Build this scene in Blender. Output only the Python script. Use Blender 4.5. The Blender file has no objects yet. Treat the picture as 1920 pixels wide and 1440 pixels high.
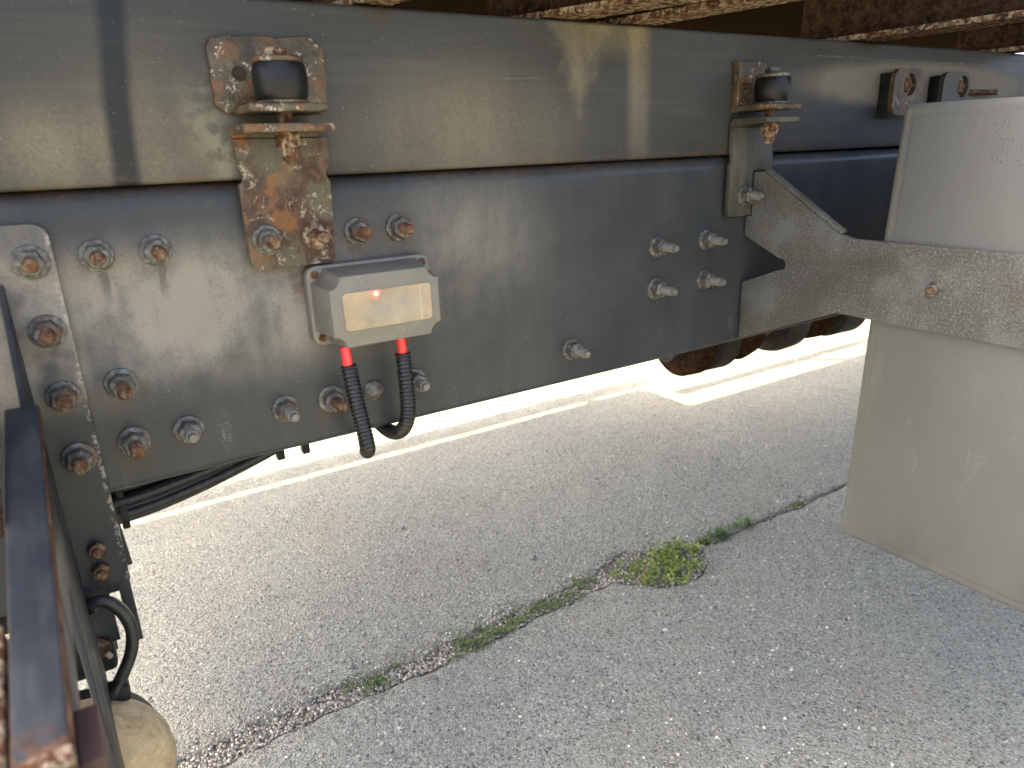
import bpy, bmesh, math, random
from mathutils import Vector, Matrix, noise as mnoise
random.seed(7)
S = bpy.context.scene
C = S.collection
H = 1.0                      # camera height above the concrete, metres
D = 0.75                     # distance from the camera to the rail's web

# ------------------------------------------------------------------ camera
cam = bpy.data.cameras.new('camera')
cam.sensor_width = 36.0
cam.lens = 1326.0 / 1920.0 * 36.0
cam.clip_start = 0.01
cam.clip_end = 500.0
cam.dof.use_dof = True
cam.dof.focus_distance = 0.95
cam.dof.aperture_fstop = 6.5
co = bpy.data.objects.new('camera', cam)
C.objects.link(co)
_r = ((0.844, -0.198, 0.499), (-0.535, -0.238, 0.810), (-0.041, -0.951, -0.307))
_X = Vector((_r[0][0], _r[1][0], _r[2][0])).normalized()
_Z = -Vector((_r[0][2], _r[1][2], _r[2][2])).normalized()
_Y = _Z.cross(_X).normalized()
_X = _Y.cross(_Z).normalized()
co.matrix_world = Matrix(((_X.x, _Y.x, _Z.x, 0), (_X.y, _Y.y, _Z.y, 0), (_X.z, _Y.z, _Z.z, H), (0, 0, 0, 1)))
S.camera = co

# ------------------------------------------------------------------ light
SUN_EL = math.radians(65)
to_sun = Vector((-0.8 * math.cos(SUN_EL), 0.6 * math.cos(SUN_EL), math.sin(SUN_EL)))
w = bpy.data.worlds.new('World')
S.world = w
w.use_nodes = True
wn = w.node_tree
sky = wn.nodes.new('ShaderNodeTexSky')
sky.sky_type = 'NISHITA'
sky.sun_disc = False
sky.sun_elevation = SUN_EL
sky.sun_rotation = math.atan2(to_sun.x, to_sun.y)
sky.air_density = 0.5
sky.dust_density = 6.0
sky.ozone_density = 0.3
bg = wn.nodes['Background']
bg.inputs['Strength'].default_value = 0.15
wn.links.new(sky.outputs['Color'], bg.inputs['Color'])
sun = bpy.data.lights.new('sun', 'SUN')
sun.energy = 2.3
sun.angle = math.radians(0.5)
sun.color = (1.0, 0.92, 0.56)
so = bpy.data.objects.new('sun', sun)
so.rotation_euler = to_sun.to_track_quat('Z', 'Y').to_euler()
so.location = (0, 0, 20)
C.objects.link(so)
S.view_settings.view_transform = 'Standard'
S.view_settings.look = 'None'
S.view_settings.gamma = 1.0
S.view_settings.exposure = 3.15
S.view_settings.use_curve_mapping = False
try:
    S.cycles.max_bounces = 7
    S.cycles.diffuse_bounces = 4
    S.cycles.glossy_bounces = 2
except Exception:
    pass

# ------------------------------------------------------------------ node helper
class Mat:
    def __init__(s, name):
        s.m = bpy.data.materials.new(name)
        s.m.use_nodes = True
        s.t = s.m.node_tree
        s.b = s.t.nodes['Principled BSDF']
        s.pos = s.t.nodes.new('ShaderNodeNewGeometry').outputs['Position']
        sp = s.t.nodes.new('ShaderNodeSeparateXYZ')
        s.t.links.new(s.pos, sp.inputs[0])
        s.x, s.y, s.zw = sp.outputs
        s.z = s.mth('SUBTRACT', s.zw, H)

    def put(s, sock, v):
        if v is None:
            return
        if isinstance(v, bpy.types.NodeSocket):
            s.t.links.new(v, sock)
        else:
            if sock.type == 'RGBA' and len(v) == 3:
                v = (*v, 1.0)
            sock.default_value = v

    def mth(s, op, a, b=None, c=None):
        n = s.t.nodes.new('ShaderNodeMath')
        n.operation = op
        s.put(n.inputs[0], a)
        s.put(n.inputs[1], b)
        s.put(n.inputs[2], c)
        return n.outputs[0]

    def mul(s, a, b): return s.mth('MULTIPLY', a, b)
    def add(s, a, b): return s.mth('ADD', a, b)

    def clamp(s, a):
        n = s.t.nodes.new('ShaderNodeClamp')
        s.put(n.inputs[0], a)
        return n.outputs[0]

    def sm(s, v, a, b, lo=0.0, hi=1.0):
        n = s.t.nodes.new('ShaderNodeMapRange')
        n.interpolation_type = 'SMOOTHSTEP'
        s.put(n.inputs[0], v)
        n.inputs[1].default_value = a
        n.inputs[2].default_value = b
        n.inputs[3].default_value = lo
        n.inputs[4].default_value = hi
        return n.outputs[0]

    def blob(s, x0, z0, rx, rz, edge=0.5):
        """soft elliptic spot on a wall facing the camera"""
        dx = s.mth('DIVIDE', s.mth('SUBTRACT', s.x, x0), rx)
        dz = s.mth('DIVIDE', s.mth('SUBTRACT', s.z, z0), rz)
        d = s.mth('SQRT', s.add(s.mul(dx, dx), s.mul(dz, dz)))
        return s.sm(d, 1.0 - edge, 1.0 + edge, 1.0, 0.0)

    def vec(s, sx=1, sy=1, sz=1, off=(0, 0, 0)):
        n = s.t.nodes.new('ShaderNodeMapping')
        s.t.links.new(s.pos, n.inputs[0])
        n.inputs['Scale'].default_value = (sx, sy, sz)
        n.inputs['Location'].default_value = off
        return n.outputs[0]

    def nz(s, scale, detail=4.0, rough=0.55, dist=0.0, vec=None):
        n = s.t.nodes.new('ShaderNodeTexNoise')
        s.t.links.new(vec or s.pos, n.inputs['Vector'])
        n.inputs['Scale'].default_value = scale
        n.inputs['Detail'].default_value = min(detail, 3.0)
        n.inputs['Roughness'].default_value = rough
        n.inputs['Distortion'].default_value = dist
        return n.outputs['Fac']

    def vor(s, scale, feature='F1', vec=None, rnd=1.0):
        n = s.t.nodes.new('ShaderNodeTexVoronoi')
        n.feature = feature
        s.t.links.new(vec or s.pos, n.inputs['Vector'])
        n.inputs['Scale'].default_value = scale
        n.inputs['Randomness'].default_value = rnd
        return n

    def ramp(s, fac, stops):
        n = s.t.nodes.new('ShaderNodeValToRGB')
        e = n.color_ramp.elements
        while len(e) < len(stops):
            e.new(0.5)
        for i, (p, c) in enumerate(stops):
            e[i].position = p
            e[i].color = (*c, 1.0) if len(c) == 3 else c
        s.put(n.inputs[0], fac)
        return n.outputs[0]

    def mix(s, f, a, b):
        n = s.t.nodes.new('ShaderNodeMix')
        n.data_type = 'RGBA'
        s.put(n.inputs[0], f)
        s.put(n.inputs[6], a)
        s.put(n.inputs[7], b)
        return n.outputs[2]

    def bump(s, h, strength=0.5, dist=0.001):
        n = s.t.nodes.new('ShaderNodeBump')
        n.inputs['Strength'].default_value = strength
        n.inputs['Distance'].default_value = dist
        s.put(n.inputs['Height'], h)
        s.t.links.new(n.outputs[0], s.b.inputs['Normal'])

    def done(s, col=None, rough=None, metal=None, spec=None):
        s.put(s.b.inputs['Base Color'], col)
        s.put(s.b.inputs['Roughness'], rough)
        s.put(s.b.inputs['Metallic'], metal)
        s.put(s.b.inputs['Specular IOR Level'], spec)
        return s.m


MT = {}

def specks(k, scale, thr, size=0.22):
    """sparse small flecks"""
    v = k.vor(scale)
    sp = k.t.nodes.new('ShaderNodeSeparateColor')
    k.t.links.new(v.outputs['Color'], sp.inputs[0])
    sel = k.mth('GREATER_THAN', sp.outputs[0], thr)
    return k.mul(sel, k.sm(v.outputs['Distance'], size * 0.5, size, 1.0, 0.0))

def rust_color(k, scale=60):
    n = k.nz(scale, 6, 0.65)
    return k.ramp(n, [(0.25, (0.022, 0.010, 0.007)), (0.45, (0.062, 0.029, 0.017)), (0.6, (0.108, 0.053, 0.028)), (0.8, (0.18, 0.105, 0.056))])

def m_rail():
    k = Mat('rail_paint')
    base = k.mix(k.nz(9, 5), (0.022, 0.0258, 0.0285), (0.034, 0.038, 0.040))
    # reflected sunlight painted on the web's left as a beige film, plus thin dust
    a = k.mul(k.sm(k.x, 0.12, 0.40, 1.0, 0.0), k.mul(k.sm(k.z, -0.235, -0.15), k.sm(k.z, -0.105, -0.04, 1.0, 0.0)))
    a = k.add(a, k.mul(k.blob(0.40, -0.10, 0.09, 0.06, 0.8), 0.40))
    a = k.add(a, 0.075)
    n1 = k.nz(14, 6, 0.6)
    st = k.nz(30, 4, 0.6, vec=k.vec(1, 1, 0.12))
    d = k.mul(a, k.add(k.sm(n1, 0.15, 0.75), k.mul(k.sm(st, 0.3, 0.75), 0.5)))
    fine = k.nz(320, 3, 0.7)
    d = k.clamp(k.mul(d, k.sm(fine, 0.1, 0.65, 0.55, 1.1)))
    dust = k.mix(k.nz(22, 5), (0.205, 0.185, 0.152), (0.285, 0.25, 0.195))  # beige shared by the painted sunlight and the thin dust
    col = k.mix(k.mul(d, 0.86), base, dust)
    # grime that ran down below the two upper left nuts
    wx = k.add(k.x, k.mul(k.mth('SUBTRACT', k.nz(60, 2), 0.5), 0.010))
    sk = k.add(k.sm(k.mth('ABSOLUTE', k.mth('SUBTRACT', wx, 0.027)), 0.001, 0.006, 1.0, 0.0), k.sm(k.mth('ABSOLUTE', k.mth('SUBTRACT', wx, 0.076)), 0.001, 0.005, 1.0, 0.0))
    sk = k.mul(sk, k.mul(k.sm(k.z, -0.125, -0.095), k.sm(k.z, -0.08, -0.085)))
    col = k.mix(k.mul(sk, 0.6), col, (0.05, 0.046, 0.038))
    # rusty water marks around and below some nuts
    for (nx, nzz, am) in ((0.275, -0.078, 0.5), (0.324, -0.078, 0.5), (0.224, -0.262, 0.4), (0.0235, -0.262, 0.4), (0.0235, -0.202, 0.3), (0.205, -0.112, 0.6)):
        hl = k.mul(k.blob(nx, nzz, 0.017, 0.024, 0.6), k.sm(k.nz(75, 3, 0.7), 0.40, 0.62))
        col = k.mix(k.mul(hl, am), col, (0.085, 0.050, 0.024))
    # pale run marks low on the web
    run = k.mul(k.sm(k.nz(26, 5, 0.6, vec=k.vec(1, 1, 0.2, (3, 0, 0))), 0.60, 0.74), k.mul(k.sm(k.z, -0.22, -0.29), k.sm(fine, 0.45, 0.65)))
    col = k.mix(k.mul(run, 0.5), col, (0.30, 0.28, 0.24))
    fl = k.add(k.mul(specks(k, 260, 0.965, 0.20), 0.8), specks(k, 620, 0.96, 0.26))
    col = k.mix(k.mul(fl, 0.40), col, (0.42, 0.40, 0.36))
    # rust creeping out of the seam under the subframe
    r = k.mul(k.sm(k.z, -0.027, -0.014), k.sm(k.nz(38, 6, 0.65, vec=k.vec(0.6, 1, 2.5)), 0.36, 0.62))
    r = k.mul(r, k.sm(k.x, 0.55, 0.95, 1.0, 0.12))
    col = k.mix(k.mul(r, 0.6), col, rust_color(k, 90))
    rg = k.add(0.24, k.add(k.mul(d, 0.45), k.mul(k.nz(40, 4), 0.08)))
    k.bump(k.add(k.mul(k.nz(700, 2), 0.25), k.nz(60, 4)), 0.12, 0.0012)
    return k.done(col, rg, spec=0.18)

def m_subframe():
    k = Mat('subframe_paint')
    n = k.nz(7, 6, 0.6, vec=k.vec(0.6, 1, 1.6))
    base = k.mix(n, (0.028, 0.030, 0.029), (0.056, 0.053, 0.045))
    fine = k.nz(340, 3, 0.7)
    hor = k.nz(30, 5, 0.65, vec=k.vec(0.12, 1, 3.0))
    col = k.mix(k.mul(k.sm(hor, 0.48, 0.72), 0.14), base, (0.12, 0.105, 0.08))
    # bluish clean patches low down
    bl = k.mul(k.sm(k.nz(8, 4, vec=k.vec(1, 1, 2.0, (5, 1, 2))), 0.45, 0.65), k.sm(k.z, 0.07, -0.01))
    col = k.mix(k.mul(bl, 0.6), col, (0.020, 0.024, 0.027))
    # dust clouds
    dc = k.add(k.mul(k.blob(0.42, 0.03, 0.11, 0.06, 0.8), 0.55), k.mul(k.blob(0.10, 0.02, 0.09, 0.07, 0.8), 0.45))
    dc = k.add(dc, k.mul(k.blob(0.0, 0.02, 0.05, 0.03, 0.9), 0.5))
    # dirt washed down below the cross bearers
    v1 = k.sm(k.mth('ABSOLUTE', k.mth('SUBTRACT', k.x, 0.672)), 0.006, 0.026, 1.0, 0.0)
    dc = k.add(dc, k.mul(v1, k.sm(k.z, -0.02, 0.10, 0.3, 0.75)))
    tri = k.add(k.mth('ABSOLUTE', k.mth('SUBTRACT', k.x, 0.575)), k.mul(k.mth('SUBTRACT', 0.15, k.z), 0.42))
    dc = k.add(dc, k.mul(k.sm(k.add(tri, k.mul(k.mth('SUBTRACT', k.nz(40, 3, 0.7), 0.5), 0.06)), 0.02, 0.06, 0.7, 0.0), 1.0))
    dc = k.add(dc, k.mul(k.sm(k.z, 0.10, 0.14), k.mul(k.sm(k.x, 0.58, 0.62), k.sm(k.x, 0.66, 0.70, 0.6, 0.0))))
    dc = k.add(dc, k.mul(k.blob(1.36, 0.088, 0.34, 0.034, 0.3), 1.6))  # pale strip standing in for light that passes over the panel's top
    dd = k.clamp(k.mul(dc, k.add(k.sm(fine, 0.2, 0.75, 0.35, 0.85), k.mul(k.sm(k.nz(26, 5, vec=k.vec(1, 1, 0.25)), 0.3, 0.7), 0.35))))
    # a dark band without dust from top to bottom
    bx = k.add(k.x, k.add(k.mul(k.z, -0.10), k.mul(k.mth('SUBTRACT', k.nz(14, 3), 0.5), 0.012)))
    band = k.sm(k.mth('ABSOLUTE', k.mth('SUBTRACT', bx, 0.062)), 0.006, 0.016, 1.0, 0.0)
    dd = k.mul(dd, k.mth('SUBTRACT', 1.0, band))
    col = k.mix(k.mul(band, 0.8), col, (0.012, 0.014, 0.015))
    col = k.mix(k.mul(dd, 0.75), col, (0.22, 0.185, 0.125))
    # chalky halo by the corroded mount
    hb = k.add(k.blob(0.138, 0.045, 0.018, 0.03, 0.8), k.blob(0.150, 0.0, 0.014, 0.03, 0.8))
    hb = k.mul(hb, k.sm(k.nz(70, 5, 0.6), 0.38, 0.6))
    col = k.mix(k.clamp(k.mul(hb, 0.6)), col, (0.17, 0.165, 0.115))
    fl = k.add(specks(k, 240, 0.975, 0.18), specks(k, 620, 0.97, 0.26))
    col = k.mix(k.mul(fl, 0.4), col, (0.42, 0.39, 0.33))
    scr = k.sm(k.nz(60, 3, 0.6, vec=k.vec(0.10, 1, 4.0, (1, 0, 4))), 0.66, 0.76)
    col = k.mix(k.mul(scr, 0.10), col, (0.35, 0.33, 0.29))
    r = k.mul(k.sm(k.z, 0.001, -0.009), k.sm(k.nz(45, 6, 0.65), 0.45, 0.62))
    col = k.mix(k.mul(r, 0.35), col, rust_color(k, 90))
    k.bump(k.add(k.mul(fine, 0.3), k.add(k.nz(50, 4), k.mul(hor, 0.5))), 0.14, 0.0012)
    return k.done(col, k.add(0.36, k.add(k.mul(dd, 0.3), k.mul(n, 0.14))), spec=0.18)

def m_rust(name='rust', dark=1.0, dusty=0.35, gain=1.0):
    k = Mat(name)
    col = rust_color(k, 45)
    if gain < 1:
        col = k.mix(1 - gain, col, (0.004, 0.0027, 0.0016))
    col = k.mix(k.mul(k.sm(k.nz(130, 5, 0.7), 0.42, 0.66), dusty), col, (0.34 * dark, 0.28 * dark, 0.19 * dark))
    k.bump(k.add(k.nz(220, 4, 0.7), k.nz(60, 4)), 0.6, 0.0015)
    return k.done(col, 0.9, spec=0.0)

def m_flaky():
    k = Mat('flaking_galvanising')
    big = k.nz(28, 6, 0.6, 0.6)
    col = k.ramp(big, [(0.28, (0.070, 0.064, 0.042)), (0.44, (0.088, 0.070, 0.040)), (0.50, (0.066, 0.035, 0.017)), (0.60, (0.040, 0.020, 0.012)), (0.72, (0.115, 0.056, 0.022))])
    # the top part sheltered by the ledge kept its paint
    keep = k.blob(0.190, 0.012, 0.022, 0.022, 0.5)
    col = k.mix(k.mul(keep, 0.8), col, (0.085, 0.078, 0.056))
    v = k.vor(330, 'DISTANCE_TO_EDGE')
    vein = k.sm(v.outputs['Distance'], 0.02, 0.12, 1.0, 0.0)
    flake = k.mul(k.sm(k.nz(52, 6, 0.7, 0.8), 0.53, 0.63), k.sm(k.nz(420, 3, 0.6), 0.40, 0.58))
    flake = k.mul(flake, k.mth('SUBTRACT', 1.0, k.mul(keep, 0.8)))
    col = k.mix(k.mul(flake, 0.9), col, (0.36, 0.31, 0.22))
    orange = k.sm(k.nz(36, 4, 0.6, vec=k.vec(1, 1, 1, (4, 2, 7))), 0.52, 0.66)
    col = k.mix(k.mul(orange, 0.75), col, (0.19, 0.078, 0.018))
    h = k.add(k.mul(flake, 0.8), k.add(k.nz(240, 4, 0.7), k.mul(vein, 0.2)))
    k.bump(h, 0.8, 0.0018)
    return k.done(col, k.add(0.5, k.mul(big, 0.4)))

def m_mount():
    k = Mat('corroded_mount_paint')
    n = k.nz(40, 6, 0.65)
    col = k.ramp(n, [(0.28, (0.018, 0.013, 0.006)), (0.5, (0.052, 0.039, 0.019)), (0.66, (0.088, 0.073, 0.043)), (0.8, (0.17, 0.145, 0.10))])
    orange = k.sm(k.nz(55, 5, 0.6, vec=k.vec(1, 1, 1, (2, 5, 1))), 0.46, 0.62)
    col = k.mix(k.mul(orange, 0.75), col, (0.125, 0.052, 0.014))
    fl = k.mul(k.sm(k.nz(90, 5, 0.7), 0.56, 0.66), k.sm(k.nz(500, 2), 0.45, 0.6))
    col = k.mix(k.mul(fl, 0.7), col, (0.55, 0.50, 0.40))
    k.bump(k.add(k.nz(110, 5, 0.7), k.mul(k.nz(320, 3), 0.5)), 0.9, 0.002)
    return k.done(col, k.add(0.30, k.mul(k.nz(80, 3), 0.5)))

def m_dark_paint(name='dark_frame_paint', tint=(0.020, 0.022, 0.025), dust=0.07):
    k = Mat(name)
    base = k.mix(k.nz(12, 5), tuple(c * 0.75 for c in tint), tuple(c * 1.3 for c in tint))
    st = k.sm(k.nz(26, 5, 0.6, vec=k.vec(1, 1, 0.25)), 0.42, 0.72)
    col = k.mix(k.mul(st, dust), base, (0.30, 0.26, 0.20))
    col = k.mix(k.mul(specks(k, 520, 0.97, 0.26), 0.3), col, (0.20, 0.185, 0.16))
    k.bump(k.add(k.nz(400, 2), k.nz(70, 4)), 0.12, 0.001)
    return k.done(col, k.add(0.36, k.mul(st, 0.3)), spec=0.18)

def m_left_plate():
    k = Mat('left_plate_paint')
    base = k.mix(k.nz(12, 5), (0.018, 0.021, 0.024), (0.028, 0.031, 0.034))
    a = k.mul(k.sm(k.z, -0.225, -0.17), 1.0)
    top = k.sm(k.z, -0.075, -0.055)
    a = k.mul(a, k.mth('SUBTRACT', 1.0, k.mul(top, 0.5)))
    st = k.sm(k.nz(18, 6, 0.62), 0.25, 0.62)
    fine = k.nz(300, 3, 0.7)
    d = k.mul(k.mul(a, st), k.sm(fine, 0.15, 0.6, 0.6, 1.0))
    col = k.mix(k.mul(d, 0.85), base, (0.25, 0.222, 0.176))
    eg = k.mul(k.sm(k.mth('ABSOLUTE', k.add(k.x, 0.0085)), 0.001, 0.004, 1.0, 0.0), k.sm(k.nz(150, 3, 0.7), 0.5, 0.62))
    col = k.mix(k.mul(eg, 0.6), col, (0.36, 0.33, 0.26))
    k.bump(k.add(fine, k.nz(60, 4)), 0.14, 0.001)
    return k.done(col, k.add(0.36, k.mul(d, 0.35)), spec=0.2)

def m_galv_plate():
    k = Mat('dusty_galvanised_steel')
    n = k.nz(360, 5, 0.8)
    b = k.nz(14, 5, 0.6)
    col = k.ramp(n, [(0.30, (0.029, 0.0275, 0.022)), (0.46, (0.068, 0.065, 0.054)), (0.58, (0.106, 0.102, 0.087)), (0.74, (0.22, 0.212, 0.184))])
    col = k.mix(k.sm(b, 0.45, 0.7), col, k.mix(0.5, col, (0.15, 0.152, 0.138)))
    br = k.sm(k.nz(9, 4, vec=k.vec(1, 1, 1, (3, 8, 1))), 0.48, 0.66)
    col = k.mix(k.mul(br, 0.5), col, (0.052, 0.040, 0.024))
    fl = specks(k, 200, 0.90, 0.35)
    col = k.mix(k.mul(fl, 0.35), col, (0.26, 0.24, 0.20))
    k.bump(k.add(n, k.nz(60, 4)), 0.45, 0.0012)
    return k.done(col, 0.75)

def m_panel():
    k = Mat('grey_panel_plastic')
    n = k.nz(5, 5)
    col = k.mix(n, (0.092, 0.0925, 0.084), (0.130, 0.1285, 0.115))
    ed = k.sm(k.y, 0.500, 0.525)
    col = k.mix(k.mul(ed, 0.30), col, (0.15, 0.155, 0.115))
    dk = k.add(specks(k, 120, 0.86, 0.17), specks(k, 260, 0.90, 0.22))
    dk2 = k.mul(specks(k, 330, 0.72, 0.34), k.sm(k.nz(13, 4, 0.6, vec=k.vec(1, 1, 1, (0, 7, 3))), 0.54, 0.68))
    col = k.mix(k.clamp(k.mul(k.add(dk, dk2), 0.8)), col, (0.055, 0.050, 0.040))
    sp3 = k.mul(specks(k, 300, 0.45, 0.36), k.mul(k.mul(k.sm(k.y, 0.46, 0.41), k.sm(k.z, -0.09, -0.03)), k.sm(k.nz(60, 3, 0.7), 0.46, 0.58)))
    col = k.mix(k.mul(sp3, 0.8), col, (0.045, 0.041, 0.033))
    pale = k.mul(k.sm(k.nz(30, 5, 0.7, vec=k.vec(1, 1, 0.35)), 0.60, 0.72), k.sm(k.nz(300, 3), 0.4, 0.6))
    col = k.mix(k.mul(pale, 0.18), col, (0.26, 0.245, 0.205))
    gr = k.mul(k.sm(k.nz(16, 3, 0.6, vec=k.vec(1, 1, 0.45, (2, 2, 2))), 0.42, 0.68), k.sm(k.z, -0.20, -0.60, 0.25, 0.8))
    col = k.mix(k.mul(gr, 0.55), col, (0.070, 0.065, 0.051))
    k.bump(k.add(k.mul(k.nz(900, 2), 0.4), k.nz(40, 3)), 0.12, 0.001)
    return k.done(col, k.add(0.48, k.mul(n, 0.15)))

def m_zinc(name='weathered_zinc', rusty=0.0):
    k = Mat(name)
    n = k.nz(160, 5, 0.7)
    col = k.ramp(n, [(0.3, (0.034, 0.032, 0.026)), (0.5, (0.085, 0.081, 0.066)), (0.7, (0.21, 0.20, 0.17))])
    r = k.sm(k.nz(70, 5, 0.65), 0.62 - rusty, 0.74 - rusty)
    col = k.mix(k.mul(r, 0.9), col, rust_color(k, 120))
    k.bump(k.nz(400, 3, 0.7), 0.5, 0.0006)
    return k.done(col, 0.55, 0.25)

def m_flat(name, col, rough=0.5, var=0.25, sc=40, bump=0.2, dust=0.0, spec=None):
    k = Mat(name)
    c = k.mix(k.nz(sc, 5), tuple(v * (1 - var) for v in col), tuple(min(1, v * (1 + var)) for v in col))
    if dust:
        c = k.mix(k.mul(k.sm(k.nz(sc * 1.7, 5, 0.65), 0.42, 0.7), dust), c, (0.30, 0.27, 0.21))
    k.bump(k.nz(sc * 12, 3), bump, 0.0006)
    return k.done(c, rough, spec=spec)

def m_concrete(name='concrete'):
    k = Mat(name)
    big = k.nz(2.2, 6, 0.6)
    med = k.nz(24, 6, 0.68)
    fine = k.nz(480, 4, 0.75)
    cem = k.ramp(med, [(0.25, (0.39, 0.385, 0.290)), (0.5, (0.51, 0.503, 0.382)), (0.75, (0.60, 0.592, 0.455))])
    cem = k.mix(k.sm(big, 0.35, 0.7), cem, k.mix(0.5, cem, (0.30, 0.29, 0.265)))
    wob = k.t.nodes.new('ShaderNodeVectorMath')
    wob.operation = 'ADD'
    nn = k.t.nodes.new('ShaderNodeTexNoise')
    nn.inputs['Scale'].default_value = 90
    k.t.links.new(k.pos, nn.inputs['Vector'])
    sc = k.t.nodes.new('ShaderNodeVectorMath')
    sc.operation = 'SCALE'
    k.t.links.new(nn.outputs['Color'], sc.inputs[0])
    sc.inputs['Scale'].default_value = 0.006
    k.t.links.new(k.pos, wob.inputs[0])
    k.t.links.new(sc.outputs[0], wob.inputs[1])
    wv = wob.outputs[0]

    def stones(scale, keep, size):
        v = k.vor(scale, vec=wv)
        s = k.t.nodes.new('ShaderNodeSeparateColor')
        k.t.links.new(v.outputs['Color'], s.inputs[0])
        sel = k.mth('GREATER_THAN', s.outputs[1], 1 - keep)
        # each stone has its own size
        rad = k.add(size * 0.55, k.mul(s.outputs[2], size * 0.6))
        dd = k.mth('SUBTRACT', rad, v.outputs['Distance'])
        mask = k.mul(sel, k.sm(dd, 0.0, 0.10))
        col = k.ramp(s.outputs[0], [(0.0, (0.085, 0.083, 0.068)), (0.12, (0.19, 0.186, 0.15)), (0.26, (0.37, 0.36, 0.275)), (0.46, (0.50, 0.47, 0.345)), (0.62, (0.38, 0.39, 0.325)), (0.78, (0.66, 0.64, 0.50)), (0.88, (0.42, 0.32, 0.21)), (1.0, (0.88, 0.86, 0.70))])
        return mask, col, k.mul(sel, k.clamp(k.mul(dd, 2.2)))
    m1, c1, h1 = stones(70, 0.34, 0.46)
    m2, c2, h2 = stones(115, 0.50, 0.55)
    m3, c3, h3 = stones(250, 0.92, 0.72)
    worn = k.sm(k.nz(9, 5, 0.65), 0.36, 0.60)          # where the cement skin is worn through
    col = k.mix(k.sm(fine, 0.35, 0.7, 0.0, 0.6), cem, k.mix(0.6, cem, (0.15, 0.14, 0.115)))
    col = k.mix(k.mul(m3, 0.72), col, c3)
    col = k.mix(k.mul(m2, k.add(0.50, k.mul(worn, 0.40))), col, c2)
    col = k.mix(k.mul(m1, k.add(0.30, k.mul(worn, 0.55))), col, c1)
    low = k.sm(k.nz(150, 3, 0.7, vec=k.vec(1, 1, 1, (1, 3, 5))), 0.50, 0.36)
    col = k.mix(k.mul(low, 0.55), col, (0.17, 0.16, 0.125))  # darker low spots put the shade of surface pits into the colour
    hi = k.sm(k.nz(170, 3, 0.7, vec=k.vec(1, 1, 1, (6, 2, 9))), 0.56, 0.66)
    col = k.mix(k.mul(hi, 0.5), col, (0.68, 0.66, 0.54))
    pits = k.clamp(k.add(specks(k, 75, 0.84, 0.25), specks(k, 190, 0.82, 0.30)))
    col = k.mix(k.mul(pits, 0.85), col, (0.075, 0.07, 0.055))
    warm = k.sm(k.nz(3.1, 4, 0.6, vec=k.vec(1, 1, 1, (9, 4, 0))), 0.48, 0.68)
    col = k.mix(k.mul(warm, 0.20), col, (0.44, 0.37, 0.26))
    h = k.add(k.mul(h1, k.mul(worn, 1.3)), k.add(k.mul(h2, 1.0), k.add(k.mul(h3, 0.6), k.add(k.mul(fine, 0.5), k.mul(k.nz(110, 3, 0.75), 2.4)))))
    h = k.mth('SUBTRACT', h, k.mul(pits, 1.1))
    k.bump(h, 1.0, 0.0075)
    return k.done(col, 0.92, spec=0.25)

def m_soil():
    k = Mat('joint_soil')
    n = k.nz(60, 6, 0.7)
    col = k.ramp(n, [(0.3, (0.10, 0.085, 0.06)), (0.55, (0.22, 0.19, 0.14)), (0.75, (0.36, 0.32, 0.24))])
    k.bump(k.add(n, k.nz(300, 4)), 0.9, 0.004)
    return k.done(col, 0.95)

def m_pebble():
    k = Mat('pebble')
    g = k.t.nodes.new('ShaderNodeNewGeometry')
    col = k.ramp(g.outputs['Random Per Island'], [(0.0, (0.15, 0.14, 0.115)), (0.25, (0.30, 0.275, 0.215)), (0.5, (0.42, 0.38, 0.29)), (0.7, (0.36, 0.28, 0.19)), (0.85, (0.55, 0.51, 0.41)), (1.0, (0.78, 0.74, 0.62))])
    k.bump(k.nz(900, 3), 0.3, 0.0005)
    return k.done(col, 0.85)

def m_leaf(name, a, b, c):
    k = Mat(name)
    g = k.t.nodes.new('ShaderNodeNewGeometry')
    col = k.ramp(g.outputs['Random Per Island'], [(0.0, a), (0.5, b), (1.0, c)])
    k.b.inputs['Subsurface Weight'].default_value = 0.0
    k.put(k.b.inputs['Transmission Weight'], 0.0)
    return k.done(col, 0.6)

def m_dust_tan():
    k = Mat('dust_caked_tan')
    n = k.nz(40, 6, 0.65, 1.0)
    col = k.ramp(n, [(0.3, (0.22, 0.16, 0.08)), (0.5, (0.36, 0.27, 0.145)), (0.7, (0.43, 0.34, 0.20))])
    v = k.sm(k.nz(26, 4, 0.6, 2.0), 0.48, 0.52)
    col = k.mix(k.mul(v, 0.25), col, (0.30, 0.22, 0.11))
    k.bump(k.add(k.nz(60, 5, 0.7), v), 0.5, 0.002)
    return k.done(col, 0.85)

def m_box():
    k = Mat('junction_box_plastic')
    n = k.nz(26, 5)
    col = k.mix(n, (0.112, 0.104, 0.080), (0.150, 0.139, 0.107))
    col = k.mix(k.mul(k.sm(k.nz(60, 5, 0.7), 0.56, 0.7), 0.35), col, (0.22, 0.19, 0.13))
    col = k.mix(k.mul(specks(k, 200, 0.92, 0.25), 0.6), col, (0.09, 0.08, 0.06))
    k.bump(k.nz(600, 3), 0.12, 0.0006)
    return k.done(col, 0.5)

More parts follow.
